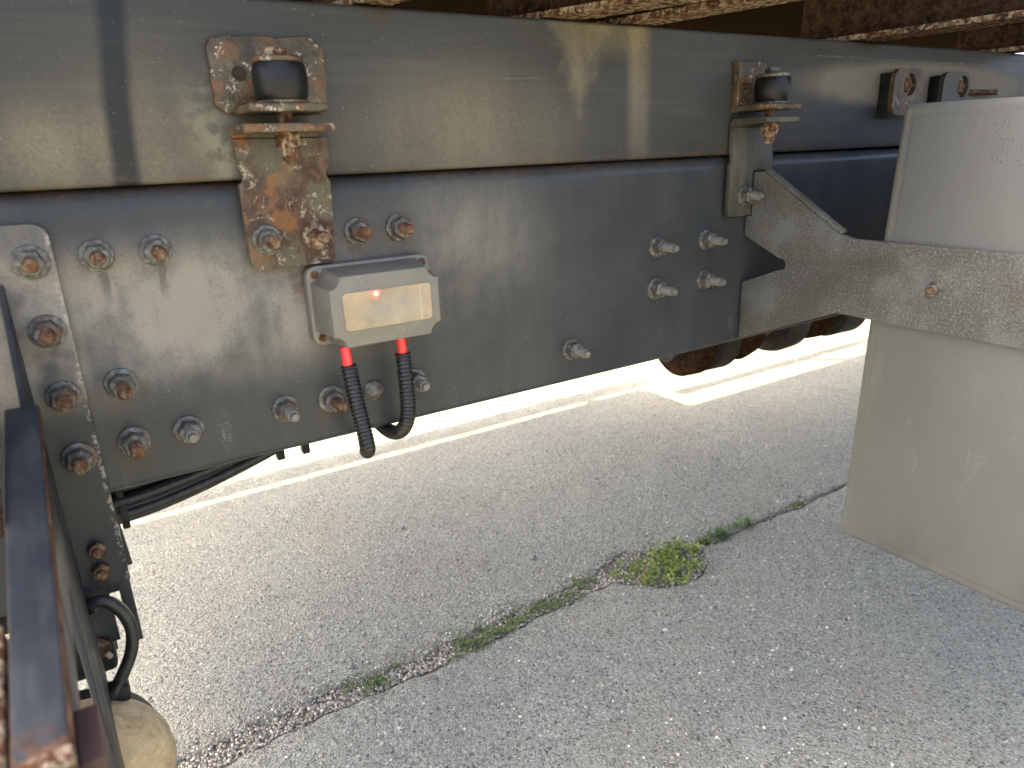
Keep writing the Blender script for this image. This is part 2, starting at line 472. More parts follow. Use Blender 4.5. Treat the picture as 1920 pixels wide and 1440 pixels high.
def m_label():
    k = Mat('faded_label_film')
    n = k.nz(34, 5, 0.6)
    col = k.ramp(n, [(0.3, (0.19, 0.155, 0.095)), (0.5, (0.29, 0.215, 0.125)), (0.7, (0.34, 0.26, 0.155))])
    gr = k.blob(0.285, -0.148, 0.035, 0.014, 0.7)
    col = k.mix(k.mul(gr, 0.5), col, (0.22, 0.22, 0.18))
    col = k.mix(k.mul(specks(k, 330, 0.80, 0.28), 0.35), col, (0.25, 0.18, 0.10))
    ln = k.sm(k.mth('ABSOLUTE', k.mth('SUBTRACT', k.x, 0.3165)), 0.0003, 0.0008, 0.5, 0.0)
    col = k.mix(ln, col, (0.46, 0.41, 0.32))
    k.bump(k.nz(300, 3), 0.1, 0.0005)
    return k.done(col, 0.42)

def m_led():
    k = Mat('lit_red_led')
    k.b.inputs['Base Color'].default_value = (0.8, 0.15, 0.1, 1)
    k.b.inputs['Emission Color'].default_value = (1.0, 0.06, 0.04, 1)
    k.b.inputs['Emission Strength'].default_value = 3.5
    return k.m

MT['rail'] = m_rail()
MT['sub'] = m_subframe()
MT['rust'] = m_rust()
MT['rust_dusty'] = m_rust('rust_with_dust', 1.0, 0.85)
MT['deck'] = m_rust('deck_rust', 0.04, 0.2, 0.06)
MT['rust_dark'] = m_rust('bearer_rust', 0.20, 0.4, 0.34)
MT['flaky'] = m_flaky()
MT['mount'] = m_mount()
MT['dark'] = m_dark_paint()
MT['bracket2'] = m_dark_paint('olive_bracket_paint', (0.045, 0.045, 0.036), 0.2)
MT['leftplate'] = m_left_plate()
def m_arm():
    k = Mat('worn_arm_paint')
    base = k.mix(k.nz(20, 3), (0.017, 0.021, 0.025), (0.030, 0.035, 0.040))
    st = k.sm(k.nz(45, 3, 0.6, vec=k.vec(2.0, 0.35, 1)), 0.46, 0.66)
    col = k.mix(k.mul(st, 0.16), base, (0.11, 0.105, 0.092))
    ed = k.mul(k.sm(k.mth('ABSOLUTE', k.add(k.x, 0.052)), 0.0095, 0.0118), k.sm(k.nz(70, 3, 0.7), 0.42, 0.60))
    en = k.mul(k.sm(k.y, 0.352, 0.325), k.sm(k.nz(60, 3, 0.7), 0.40, 0.55))
    col = k.mix(k.clamp(k.add(ed, en)), col, rust_color(k, 80))
    k.bump(k.nz(120, 3), 0.3, 0.001)
    return k.done(col, 0.5, spec=0.15)
MT['arm'] = m_arm()
MT['galv'] = m_galv_plate()
MT['panel'] = m_panel()
MT['zinc'] = m_zinc('weathered_zinc', 0.0)
MT['zinc_rusty'] = m_zinc('rusting_zinc', 0.13)
MT['thread'] = m_flat('greased_thread_steel', (0.11, 0.105, 0.085), 0.4, 0.4, 200)
MT['rubber'] = m_flat('black_rubber', (0.008, 0.008, 0.008), 0.38, 0.3, 60, 0.2, 0.0, 0.25)
MT['hose'] = m_flat('black_hose', (0.010, 0.0105, 0.011), 0.40, 0.3, 60, 0.25, 0.06, 0.35)
MT['sleeve'] = m_flat('corrugated_black_plastic', (0.008, 0.008, 0.008), 0.34, 0.3, 120, 0.1, 0.05, 0.4)
MT['red'] = m_flat('red_cable_sheath', (0.62, 0.035, 0.03), 0.42, 0.12, 50, 0.1)
MT['box'] = m_box()
MT['label'] = m_label()
MT['led'] = m_led()
MT['concrete'] = m_concrete()
MT['soil'] = m_soil()
MT['pebble'] = m_pebble()
MT['moss'] = m_leaf('moss_green', (0.05, 0.085, 0.015), (0.11, 0.16, 0.035), (0.21, 0.24, 0.065))
MT['leaf'] = m_leaf('weed_leaf_green', (0.06, 0.105, 0.014), (0.17, 0.23, 0.03), (0.36, 0.40, 0.075))
MT['grass'] = m_leaf('grass_green', (0.05, 0.10, 0.02), (0.10, 0.17, 0.04), (0.18, 0.24, 0.08))
MT['twig'] = m_flat('pinkish_twig', (0.36, 0.20, 0.13), 0.7, 0.3, 80)
MT['tan'] = m_dust_tan()
MT['black'] = m_flat('dull_black_casting', (0.009, 0.009, 0.009), 0.6, 0.3, 40, 0.3, 0.05, 0.2)
MT['shaft'] = m_rust('driveline_rust', 0.25, 0.2, 0.35)
MT['shaft_steel'] = m_flat('worn_driveline_steel', (0.022, 0.020, 0.017), 0.55, 0.35, 40, 0.3, 0.05, 0.15)
MT['stamp'] = m_flat('stamped_shadow', (0.03, 0.02, 0.013), 0.9)
MT['rededge'] = m_rust('red_oxide', 0.8, 0.15)
MT['plum'] = m_flat('plum_primer', (0.06, 0.028, 0.022), 0.7, 0.3, 30)

# ------------------------------------------------------------------ mesh helpers
def finish(name, bm, mat, parent=None, smooth=35, origin=None, mats=None):
    bmesh.ops.recalc_face_normals(bm, faces=bm.faces)
    vs = [v.co for v in bm.verts]
    lo = Vector((min(v.x for v in vs), min(v.y for v in vs), min(v.z for v in vs)))
    hi = Vector((max(v.x for v in vs), max(v.y for v in vs), max(v.z for v in vs)))
    o = Vector(origin) if origin else Vector(((lo.x + hi.x) / 2, (lo.y + hi.y) / 2, lo.z))
    for v in bm.verts:
        v.co -= o
    me = bpy.data.meshes.new(name)
    bm.to_mesh(me)
    bm.free()
    for m in (mats or [mat]):
        me.materials.append(m)
    if smooth:
        me.polygons.foreach_set('use_smooth', [True] * len(me.polygons))
        me.set_sharp_from_angle(angle=math.radians(smooth))
    ob = bpy.data.objects.new(name, me)
    C.objects.link(ob)
    place(ob, o, parent)
    return ob

WPOS = {}

def place(ob, o, parent):
    o = Vector(o)
    WPOS[ob.name] = o + Vector((0, 0, H))
    if parent is None:
        ob.location = WPOS[ob.name]
    else:
        ob.parent = parent
        ob.location = WPOS[ob.name] - WPOS[parent.name]

def thing(name, label, cat, loc, group=None):
    e = bpy.data.objects.new(name, None)
    e.empty_display_size = 0.02
    C.objects.link(e)
    place(e, loc, None)
    tag(e, label, cat, group)
    return e

def tag(o, label, cat, group=None):
    o['label'] = label
    o['category'] = cat
    if group:
        o['group'] = group
    return o

def inst(me, name, o, parent, rot=None):
    ob = bpy.data.objects.new(name, me)
    C.objects.link(ob)
    place(ob, o, parent)
    if rot:
        ob.rotation_euler = rot
    return ob

AX = {'x': lambda a, b, t: (t, a, b), 'y': lambda a, b, t: (a, t, b), 'z': lambda a, b, t: (a, b, t)}

def bev(bm, w, seg=2, ang=30):
    es = [e for e in bm.edges if len(e.link_faces) == 2 and e.calc_face_angle(0) > math.radians(ang)]
    bmesh.ops.bevel(bm, geom=es, offset=w, segments=seg, profile=0.5, affect='EDGES', clamp_overlap=True)

def prism(bm, poly, axis, lo, hi, b=0.0, seg=2):
    f = AX[axis]
    b2 = bmesh.new() if b else bm
    A = [b2.verts.new(f(p[0], p[1], lo)) for p in poly]
    B = [b2.verts.new(f(p[0], p[1], hi)) for p in poly]
    n = len(poly)
    for i in range(n):
        b2.faces.new((A[i], A[(i + 1) % n], B[(i + 1) % n], B[i]))
    b2.faces.new(A)
    b2.faces.new(B[::-1])
    bmesh.ops.recalc_face_normals(b2, faces=b2.faces)
    if b:
        bev(b2, b, seg)
        merge(bm, b2)

def merge(bm, b2):
    me = bpy.data.meshes.new('t')
    b2.to_mesh(me)
    b2.free()
    bm.from_mesh(me)
    bpy.data.meshes.remove(me)

def box(bm, x0, x1, y0, y1, z0, z1, b=0.0, seg=2):
    prism(bm, [(x0, y0), (x1, y0), (x1, y1), (x0, y1)], 'z', z0, z1, b, seg)

def lathe(bm, prof, c, axis='z', n=32, cap=True):
    """prof: list of (t, r) along the axis through c"""
    rings = []
    for t, r in prof:
        ring = []
        for i in range(n):
            a = 2 * math.pi * i / n
            u, v = r * math.cos(a), r * math.sin(a)
            p = {'z': (u, v, t), 'y': (u, t, v), 'x': (t, u, v)}[axis]
            ring.append(bm.verts.new(Vector(c) + Vector(p)))
        rings.append(ring)
    for k in range(len(rings) - 1):
        for i in range(n):
            j = (i + 1) % n
            bm.faces.new((rings[k][i], rings[k][j], rings[k + 1][j], rings[k + 1][i]))
    if cap:
        bm.faces.new(rings[0])
        bm.faces.new(rings[-1][::-1])

def smooth_path(pts, n):
    pts = [Vector(p) for p in pts]
    P = [pts[0] * 2 - pts[1]] + pts + [pts[-1] * 2 - pts[-2]]
    out = []
    for i in range(1, len(P) - 2):
        for k in range(n):
            t = k / n
            a, b, c, d = P[i - 1], P[i], P[i + 1], P[i + 2]
            out.append(0.5 * ((2 * b) + (c - a) * t + (2 * a - 5 * b + 4 * c - d) * t * t + (3 * b - a - 3 * c + d) * t ** 3))
    out.append(pts[-1])
    return out

def tube(bm, path, r, n=14, rfun=None):
    T = [(path[min(i + 1, len(path) - 1)] - path[max(i - 1, 0)]).normalized() for i in range(len(path))]
    u = T[0].orthogonal().normalized()
    rings = []
    for i, p in enumerate(path):
        u = (u - T[i] * u.dot(T[i])).normalized()
        v = T[i].cross(u)
        rr = rfun(i) if rfun else r
        rings.append([bm.verts.new(p + (u * math.cos(2 * math.pi * j / n) + v * math.sin(2 * math.pi * j / n)) * rr) for j in range(n)])
    for k in range(len(rings) - 1):
        for j in range(n):
            q = (j + 1) % n
            bm.faces.new((rings[k][j], rings[k][q], rings[k + 1][q], rings[k + 1][j]))
    bm.faces.new(rings[0])
    bm.faces.new(rings[-1][::-1])

def rrect(x0, x1, z0, z1, r, n=5, which='1111'):
    out = []
    for k, (cx, cz, a0) in enumerate(((x1 - r, z1 - r, 0), (x0 + r, z1 - r, 90), (x0 + r, z0 + r, 180), (x1 - r, z0 + r, 270))):
        if which[k] == '1':
            for i in range(n + 1):
                a = math.radians(a0 + 90 * i / n)
                out.append((cx + r * math.cos(a), cz + r * math.sin(a)))
        else:
            out.append(((x1, z1), (x0, z1), (x0, z0), (x1, z0))[k])
    return out

def jitter(poly, amp, step, seed=0):
    rnd = random.Random(seed)
    out = []
    for i, p in enumerate(poly):
        q = poly[(i + 1) % len(poly)]
        L = math.dist(p, q)
        m = max(1, int(L / step))
        for k in range(m):
            t = k / m
            out.append((p[0] + (q[0] - p[0]) * t + rnd.uniform(-amp, amp), p[1] + (q[1] - p[1]) * t + rnd.uniform(-amp, amp)))
    return out

# ------------------------------------------------------------------ setting: concrete yard
def lerp_tab(tab, x):
    if x <= tab[0][0]:
        return tab[0][1]
    for (a, ya), (b, yb) in zip(tab, tab[1:]):
        if x <= b:
            return ya + (yb - ya) * (x - a) / (b - a)
    return tab[-1][1]

E_NEAR = [(-1, 1.12), (0.05, 1.125), (0.25, 1.138), (0.5, 1.132), (0.70, 1.145), (0.88, 1.155), (0.98, 1.150), (1.02, 1.118), (1.05, 1.085), (1.09, 1.055), (1.14, 1.045), (1.19, 1.058), (1.235, 1.085), (1.25, 1.118), (1.27, 1.138), (1.3, 1.142), (1.5, 1.136), (1.8, 1.132), (2.4, 1.13), (5, 1.13)]
E_FAR = [(-1, 1.18), (0.05, 1.185), (0.25, 1.196), (0.5, 1.182), (0.70, 1.190), (0.88, 1.200), (0.96, 1.205), (1.01, 1.228), (1.05, 1.245), (1.10, 1.24), (1.14, 1.215), (1.18, 1.185), (1.22, 1.168), (1.3, 1.158), (1.5, 1.149), (1.8, 1.144), (2.4, 1.142), (5, 1.142)]

def e_near(x):
    return lerp_tab(E_NEAR, x) + 0.007 * mnoise.noise(Vector((x * 22, 0, 0))) + 0.004 * mnoise.noise(Vector((x * 80, 3, 0)))

def e_far(x):
    return lerp_tab(E_FAR, x) + 0.009 * mnoise.noise(Vector((x * 20, 9, 0))) + 0.005 * mnoise.noise(Vector((x * 80, 5, 0)))

ground_bm = bmesh.new()
gv = [ground_bm.verts.new((x, y, -H - 0.011)) for x, y in ((-120, -120), (120, -120), (120, 120), (-120, 120))]
ground_bm.faces.new(gv)
ground = finish('ground', ground_bm, MT['soil'], origin=(0, 0, -H - 0.011))
ground['kind'] = 'structure'
ground['label'] = 'gritty soil bed showing in the joint between the concrete slabs'

def slab(xs, edge, sign, xcut=None):
    """a concrete slab whose ragged edge follows the joint; sign -1 towards the truck's near side"""
    ts = [0.0, 0.0015, 0.004, 0.008] + [0.015 + 0.012 * i for i in range(100)] + [1.4, 1.9, 2.6, 4, 7, 12, 30, 70]
    bm = bmesh.new()
    rows = []
    for i, x in enumerate(xs):
        e = edge(max(-1.0, min(5.0, x)))
        col = [bm.verts.new((x, e, -H - 0.02))]
        for t in ts:
            y = e + sign * t
            z = 0.0
            if -1.2 < x < 5 and t < 1.4:
                z = 0.0016 * mnoise.noise(Vector((x * 9, y * 9, 1))) + 0.0012 * mnoise.noise(Vector((x * 40, y * 40, 4)))
                z -= 0.005 * math.exp(-t / 0.006) + 0.006 * math.exp(-t / 0.03) * max(0.0, 0.4 + 1.2 * mnoise.noise(Vector((x * 26, y * 26, 7))))
                z += 0.0011 * mnoise.noise(Vector((x * 120, y * 120, 2)))
            col.append(bm.verts.new((x, y, -H + z)))
        rows.append(col)
    for a, b in zip(rows, rows[1:]):
        for i in range(len(a) - 1):
            bm.faces.new((a[i], b[i], b[i + 1], a[i + 1]))
    # the slab's cut ends
    for r in (rows[0], rows[-1]):
        low = [bm.verts.new((v.co.x, v.co.y, -H - 0.02)) for v in r[1:]]
        low = [r[0]] + low[1:] if False else low
        for i in range(1, len(r) - 1):
            bm.faces.new((r[i], r[i + 1], low[i], low[i - 1]))
    return bm

def frange(a, b, s):
    n = int(round((b - a) / s))
    return [a + (b - a) * i / n for i in range(n + 1)]

xs_left = [-70, -20, -6, -3, -1.5] + frange(-0.6, 2.658, 0.011)
xs_right = frange(2.664, 4.4, 0.016) + [5, 6, 8, 14, 30, 70]
xs_all = [-70, -20, -6, -3, -1.5] + frange(-0.6, 3.0, 0.011) + [3.2, 3.6, 4.2, 5, 8, 14, 30, 70]
for nm, bm_ in (('concrete_slab', slab(xs_all, e_near, -1)), ('concrete_slab', slab(xs_left, e_far, 1)), ('concrete_slab', slab(xs_right, e_far, 1))):
    finish(nm, bm_, MT['concrete'], ground, smooth=60)

# ------------------------------------------------------------------ the truck's deck and its cross bearers (overhead)
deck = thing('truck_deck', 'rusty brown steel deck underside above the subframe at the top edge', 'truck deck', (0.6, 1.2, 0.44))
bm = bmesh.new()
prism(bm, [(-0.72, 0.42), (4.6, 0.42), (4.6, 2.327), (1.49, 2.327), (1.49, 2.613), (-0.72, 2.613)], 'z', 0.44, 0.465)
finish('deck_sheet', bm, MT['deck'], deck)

def bearer(x, yaw, wfl, label, lip=True, depth=0.12):
    t = thing('cross_bearer', label, 'cross bearer', (x, D, 0.152), 'rusty cross bearers under the deck')
    d = Vector((math.sin(math.radians(yaw)), -math.cos(math.radians(yaw)), 0))
    s = Vector((d.y * -1, d.x, 0))
    s = Vector((math.cos(math.radians(yaw)), math.sin(math.radians(yaw)), 0))
    def bar(nm, u0, u1, z0, z1, mat, l0=-0.10, l1=0.36, j=0.0):
        bm = bmesh.new()
        rings = []
        n = 48
        for i in range(n + 1):
            l = l0 + (l1 - l0) * i / n
            c = Vector((x, D, 0)) + d * l
            jj = j * mnoise.noise(Vector((l * 60, u0 * 100, 2)))
            rings.append([bm.verts.new(c + s * u + Vector((0, 0, z))) for u, z in ((u0, z0 + jj), (u1, z0 + jj * 0.7), (u1 + jj, z1), (u0 - jj, z1))])
        for a, b in zip(rings, rings[1:]):
            for q in range(4):
                bm.faces.new((a[q], a[(q + 1) % 4], b[(q + 1) % 4], b[q]))
        bm.faces.new(rings[0]); bm.faces.new(rings[-1][::-1])
        return finish(nm, bm, mat, t)
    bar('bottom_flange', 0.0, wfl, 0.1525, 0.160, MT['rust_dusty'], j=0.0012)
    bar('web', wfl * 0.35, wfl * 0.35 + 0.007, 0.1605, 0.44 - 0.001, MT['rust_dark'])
    return t

bearer(0.300, 14, 0.035, 'cross bearer at the top edge above the rusted rubber mount')
bearer(0.535, 24, 0.050, 'dusty narrow cross bearer at the top, leftmost one with a long pale flange')
bearer(0.655, 16, 0.048, 'cross bearer with bright flaking flange and orange rusty web, centre top')
bearer(1.126, 10, 0.070, 'dark brown cross bearer above the corner of the grey panel')
bearer(1.62, 8, 0.060, 'deep shaded cross bearer at the top right corner')

# far side guard bars throw the thin shadow stripe between the strips of sun
for (x0, x1, y0, y1, z0, z1, lab) in ((-0.72, 1.84, 2.4400, 2.512, 0.60, 0.72, 'longer side guard bar hanging from the deck beyond the rail'), (1.88, 4.6, 2.222, 2.270, 0.60, 0.66, 'thinner side guard bar hanging beyond the driveshaft')):
    t = thing('side_guard', lab, 'side guard', ((x0 + x1) / 2, y0, z0 - H), 'side guard bars on the far side')
    bm = bmesh.new(); box(bm, x0, x1, y0, y1, z0 - H, z1 - H, 0.004)
    finish('guard_bar', bm, MT['dark'], t)
    for xx in ((x0 + 0.1, x1 - 0.5) if x0 < 0 else (x1 - 2.0, x1 - 0.6)):
        bm = bmesh.new(); box(bm, xx, xx + 0.05, y1 + 0.001, y1 + 0.011, z0 - H, 0.439)
        finish('hanger', bm, MT['dark'], t)

# ------------------------------------------------------------------ fasteners (shared meshes)
def make_nut_mesh(name, mat):
    bm = bmesh.new()
    lathe(bm, [(0.0, 0.0150), (-0.0014, 0.0150), (-0.0024, 0.0146), (-0.0034, 0.0112)], (0, 0, 0), 'y', 30)
    R = 0.0118
    prof = [(-0.0030, R), (-0.0150, R), (-0.0166, R * 0.88)]
    rings = []
    for t, r in prof:
        rings.append([bm.verts.new((r * math.cos(math.pi / 3 * i), t, r * math.sin(math.pi / 3 * i))) for i in range(6)])
    for a, b in zip(rings, rings[1:]):
        for i in range(6):
            bm.faces.new((a[i], a[(i + 1) % 6], b[(i + 1) % 6], b[i]))
    bm.faces.new(rings[0]); bm.faces.new(rings[-1][::-1])
    bmesh.ops.recalc_face_normals(bm, faces=bm.faces)
    me = bpy.data.meshes.new(name)
    bm.to_mesh(me); bm.free()
    me.materials.append(mat)
    me.polygons.foreach_set('use_smooth', [True] * len(me.polygons))
    me.set_sharp_from_angle(angle=math.radians(25))
    return me

def make_bolt_mesh(name, L, mat, r=0.0063, step=None):
    bm = bmesh.new()
    prof = [(-0.010, r)]
    t = -0.0167
    end = step or (-L + 0.002)
    while t > end:
        prof += [(t, r), (t - 0.0007, r * 0.90), (t - 0.0014, r)]
        t -= 0.0016
    if step:
        prof += [(t, r), (t - 0.0004, r * 0.74), (-L + 0.001, r * 0.72), (-L, r * 0.62)]
    else:
        prof += [(-L + 0.0012, r * 0.97), (-L, r * 0.80)]
    lathe(bm, prof, (0, 0, 0), 'y', 18)
    bmesh.ops.recalc_face_normals(bm, faces=bm.faces)
    me = bpy.data.meshes.new(name)
    bm.to_mesh(me); bm.free()
    me.materials.append(mat)
    me.polygons.foreach_set('use_smooth', [True] * len(me.polygons))
    me.set_sharp_from_angle(angle=math.radians(40))
    return me

NUT = {'z': make_nut_mesh('flange_nut_zinc', MT['zinc']), 'r': make_nut_mesh('flange_nut_rusty', MT['zinc_rusty']), 'x': make_nut_mesh('flange_nut_rust', MT['rust_dusty'])}
BOLT = {}

def fastener(parent, x, y, z, L=0.034, nut='z', bolt='rust', step=None, normal='y', s=1.0):
    key = (L, bolt, step)
    if key not in BOLT:
        BOLT[key] = make_bolt_mesh('bolt_end_%s' % bolt, L, MT[bolt], step=step)
    a = random.uniform(0, 6.28)
    rot = (0, a, 0) if normal == 'y' else (0, a, -math.pi / 2)
    if normal == 'x':
        rot = (a, 0, -math.pi / 2)
    n = inst(NUT[nut], 'flange_nut', (x, y, z), parent, rot if normal == 'y' else None)
    if normal == 'x':
        n.rotation_euler = Matrix.Rotation(-math.pi / 2, 3, 'Z').to_euler()
    b = bpy.data.objects.new('bolt_end', BOLT[key])
    C.objects.link(b)
    b.parent = n
    WPOS[b.name] = WPOS[n.name]
    n.scale = (s * random.uniform(0.97, 1.03),) * 3
    return n

# ------------------------------------------------------------------ chassis rail
rail = thing('chassis_rail', 'blue grey painted steel chassis rail with rows of flange nuts', 'chassis rail', (1.0, D, -0.302))
def c_profile():
    p = []
    zt, zb, rt, rb, th, dep = -0.0125, -0.3015, 0.020, 0.009, 0.008, 0.085
    p.append((D + dep, zt))
    for i in range(9):
        a = math.radians(90 + 90 * i / 8)
        p.append((D + rt + rt * math.cos(a), zt - rt + rt * math.sin(a)))
    for i in range(7):
        a = math.radians(180 + 90 * i / 6)
        p.append((D + rb + rb * math.cos(a), zb + rb + rb * math.sin(a)))
    p.append((D + dep, zb))
    p.append((D + dep, zb + th))
    p.append((D + th + 0.002, zb + th))
    p.append((D + th, zb + th + 0.002))
    p.append((D + th, zt - th - 0.012))
    p.append((D + th + 0.012, zt - th))
    p.append((D + dep, zt - th))
    return p
bm = bmesh.new()
prism(bm, c_profile(), 'x', -2.6, 5.0)
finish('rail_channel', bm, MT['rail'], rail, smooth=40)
GREY = 'thread'
for x, z, L, nt, bt, st in (
        (0.025, -0.071, 0.034, 'r', 'rust', None), (0.074, -0.071, 0.036, 'z', 'rust', None),
        (0.0225, -0.192, 0.043, 'z', 'rust', None), (0.0225, -0.252, 0.039, 'z', 'rust', None), (0.0725, -0.252, 0.032, 'z', 'thread', -0.026),
        (0.273, -0.071, 0.032, 'r', 'rust', None), (0.322, -0.071, 0.033, 'r', 'rust', -0.027),
        (0.171, -0.2515, 0.040, 'r', 'thread', -0.032), (0.2225, -0.2515, 0.040, 'z', 'rust', -0.032), (0.325, -0.2515, 0.034, 'z', 'thread', -0.028),
        (0.558, -0.254, 0.040, 'z', 'thread', -0.034),
        (0.7125, -0.131, 0.041, 'z', 'thread', -0.034), (0.810, -0.1305, 0.041, 'z', 'thread', -0.034),
        (0.7115, -0.191, 0.041, 'z', 'thread', -0.034), (0.810, -0.190, 0.041, 'z', 'thread', -0.034)):
    fastener(rail, x, D, z, L, nt, bt, st)
bm = bmesh.new()
lathe(bm, [(0.0, 0.0128), (-0.002, 0.0126), (-0.0042, 0.0108), (-0.0058, 0.0078), (-0.0068, 0.004), (-0.0071, 0.0008)], (0.273, D, -0.2525), 'y', 26)
finish('dome_rivet', bm, MT['zinc'], rail, 50)

# ------------------------------------------------------------------ subframe above it
subf = thing('subframe_beam', 'dusty olive grey box beam lying on top of the chassis rail', 'subframe beam', (1.0, D, -0.0115))
bm = bmesh.new()
prism(bm, rrect(0.746, 0.830, -0.0118, 0.150, 0.005, 4), 'x', -2.6, 5.0)
finish('beam_shell', bm, MT['sub'], subf, smooth=40)
bm = bmesh.new()
path = [Vector((1.03 + 0.02 * i, 0.7465 + 0.0006 * mnoise.noise(Vector((i * 0.9, 0, 0))), 0.1265 + 0.0008 * mnoise.noise(Vector((i * 1.3, 4, 0))))) for i in range(26)]
tube(bm, path, 0.0012, 6)
finish('weld_bead', bm, MT['zinc'], subf)

# ------------------------------------------------------------------ rubber mounts between subframe and rail
def rubber_mount(cx, lab, mplate, mbolt, big):
    t = thing('subframe_mount', lab, 'rubber mount', (cx, 0.703, 0.046), 'rubber mounts on the subframe')
    bm = bmesh.new()
    if big:
        poly = jitter([(0.1465, 0.056), (0.1455, 0.104), (0.150, 0.113), (0.165, 0.116), (0.205, 0.115), (0.243, 0.118), (0.247, 0.111), (0.254, 0.108), (0.253, 0.056), (0.252, 0.048), (0.155, 0.048)], 0.0011, 0.006, 3)
        prism(bm, poly, 'y', 0.7385, 0.7455, 0.0016, 2)
    else:
        poly = jitter([(cx - 0.030, 0.048), (cx - 0.027, 0.113), (cx + 0.030, 0.113), (cx + 0.034, 0.048)], 0.0007, 0.008, 5)
        prism(bm, poly, 'y', 0.7385, 0.7455, 0.0012, 2)
        box(bm, cx - 0.0335, cx - 0.0285, 0.7345, 0.7455, 0.045, 0.113, 0.001)
    finish('back_plate', bm, mplate, t, 40)
    bm = bmesh.new()
    box(bm, cx - 0.036, cx + 0.0355, 0.679, 0.738, 0.0460, 0.0535, 0.0022, 3)
    finish('ledge', bm, mplate, t)
    bm = bmesh.new()
    lathe(bm, [(0.0537, 0.0225), (0.0550, 0.0230), (0.0562, 0.0226)], (cx, 0.703, 0), 'z', 36)
    finish('steel_cup', bm, mbolt if big else MT['zinc'], t)
    bm = bmesh.new()
    lathe(bm, [(0.0885, 0.0222), (0.0895, 0.0228), (0.0920, 0.0228), (0.0930, 0.0218)], (cx, 0.703, 0), 'z', 36)
    finish('top_washer', bm, mbolt if big else MT['zinc'], t)
    bm = bmesh.new()
    lathe(bm, [(0.0563, 0.0212), (0.0600, 0.0232), (0.0660, 0.0243), (0.0740, 0.0245), (0.0810, 0.0241), (0.0860, 0.0232), (0.0884, 0.0222)], (cx, 0.703, 0), 'z', 40)
    finish('rubber_bush', bm, MT['rubber'], t, 60)
    bm = bmesh.new()
    hexa = [(cx + 0.0118 * math.cos(math.pi / 3 * i + 0.3), 0.703 + 0.0118 * math.sin(math.pi / 3 * i + 0.3)) for i in range(6)]
    prism(bm, hexa, 'z', 0.0932, 0.1005, 0.0009, 1)
    finish('bolt_head', bm, MT['rust_dusty'] if big else MT['zinc'], t)
    bm = bmesh.new()
    lathe(bm, [(0.0295, 0.0075), (0.0458, 0.0075)], (cx, 0.703, 0), 'z', 20)
    finish('bolt_shank', bm, MT['rust'], t)
    if big:
        bm = bmesh.new()
        lathe(bm, [(0.7381, 0.0058), (0.7379, 0.0066), (0.7372, 0.0066), (0.7372, 0.0058), (0.7377, 0.0052)], (0.171, 0, 0.083), 'y', 20)
        finish('bolt_hole', bm, MT['stamp'], t)
    else:
        bm = bmesh.new()
        lathe(bm, [(0.7383, 0.0062), (0.7376, 0.0066), (0.7372, 0.0052), (0.7376, 0.002)], (cx - 0.016, 0, 0.081), 'y', 20)
        finish('bolt_hole', bm, MT['rust'], t)
    return t

rubber_mount(0.1985, 'rubber bush mount on corroded brown plate welded to the subframe', MT['mount'], MT['mount'], True)
rubber_mount(0.880, 'rubber bush mount on a narrow olive plate above the galvanised forked bracket', MT['mount'], MT['rust'], False)

def lower_bracket(cx, lab, mat, poly, ledge, nutmat):
    t = thing('mount_bracket', lab, 'mount bracket', (cx, 0.74, -0.10), 'angle brackets below the rubber mounts')
    bm = bmesh.new()
    prism(bm, poly, 'y', 0.7345, 0.7425, 0.0012, 2)
    finish('bracket_plate', bm, mat, t, 40)
    x0, x1 = ledge
    bm = bmesh.new()
    # the plate folds forward into a ledge
    prof = [(0.7420, 0.0262)]
    for i in range(7):
        a = math.radians(0 + 90 * i / 6)
        prof.append((0.7340 + 0.0080 * math.cos(a), 0.0282 + 0.0080 * math.sin(a)))
    prof += [(0.6805, 0.0362), (0.6795, 0.0352), (0.6795, 0.0300), (0.6805, 0.0290), (0.7338, 0.0290), (0.7338, 0.0262)]
    prism(bm, prof, 'x', x0, x1, 0.0)
    finish('ledge', bm, mat, t, 30)
    bm = bmesh.new()
    hexa = [(cx + 0.0125 * math.cos(math.pi / 3 * i + 0.2), 0.703 + 0.0125 * math.sin(math.pi / 3 * i + 0.2)) for i in range(6)]
    prism(bm, hexa, 'z', 0.0145, 0.0288, 0.001, 1)
    n = finish('nut', bm, nutmat, t)
    bm = bmesh.new()
    lathe(bm, [(0.0015, 0.0060), (0.0030, 0.0070), (0.0060, 0.0070), (0.0065, 0.0066), (0.0070, 0.0070), (0.0144, 0.0072)], (cx, 0.703, 0), 'z', 18)
    finish('bolt_end', bm, nutmat, n)
    return t

poly1 = [(0.1555, 0.0255), (0.1575, 0.0), (0.1600, -0.0050), (0.1610, -0.0095), (0.1590, -0.0140), (0.1550, -0.0165), (0.1555, -0.0905), (0.1578, -0.0965), (0.1635, -0.1000), (0.2380, -0.0985), (0.2420, -0.0945), (0.2455, -0.0165), (0.2420, -0.0120), (0.2415, -0.0080), (0.2455, -0.0030), (0.2500, 0.0255)]
b1 = lower_bracket(0.1985, 'flaking rust covered bracket with two rusty nuts below the corroded mount', MT['flaky'], poly1, (0.1555, 0.2370), MT['rust_dusty'])
fastener(b1, 0.1735, 0.7342, -0.0700, 0.030, 'r', 'rust', None)
fastener(b1, 0.2240, 0.7342, -0.0700, 0.028, 'x', 'rust', None)
cu = bpy.data.curves.new('stamped_number', 'FONT')
cu.body = '0112 131'
cu.size = 0.0085
cu.extrude = 0.00015
tx = bpy.data.objects.new('stamped_number', cu)
C.objects.link(tx)
dg = bpy.context.evaluated_depsgraph_get()
tme = bpy.data.meshes.new_from_object(tx.evaluated_get(dg))
bpy.data.objects.remove(tx)
tme.materials.clear()
tme.materials.append(MT['stamp'])
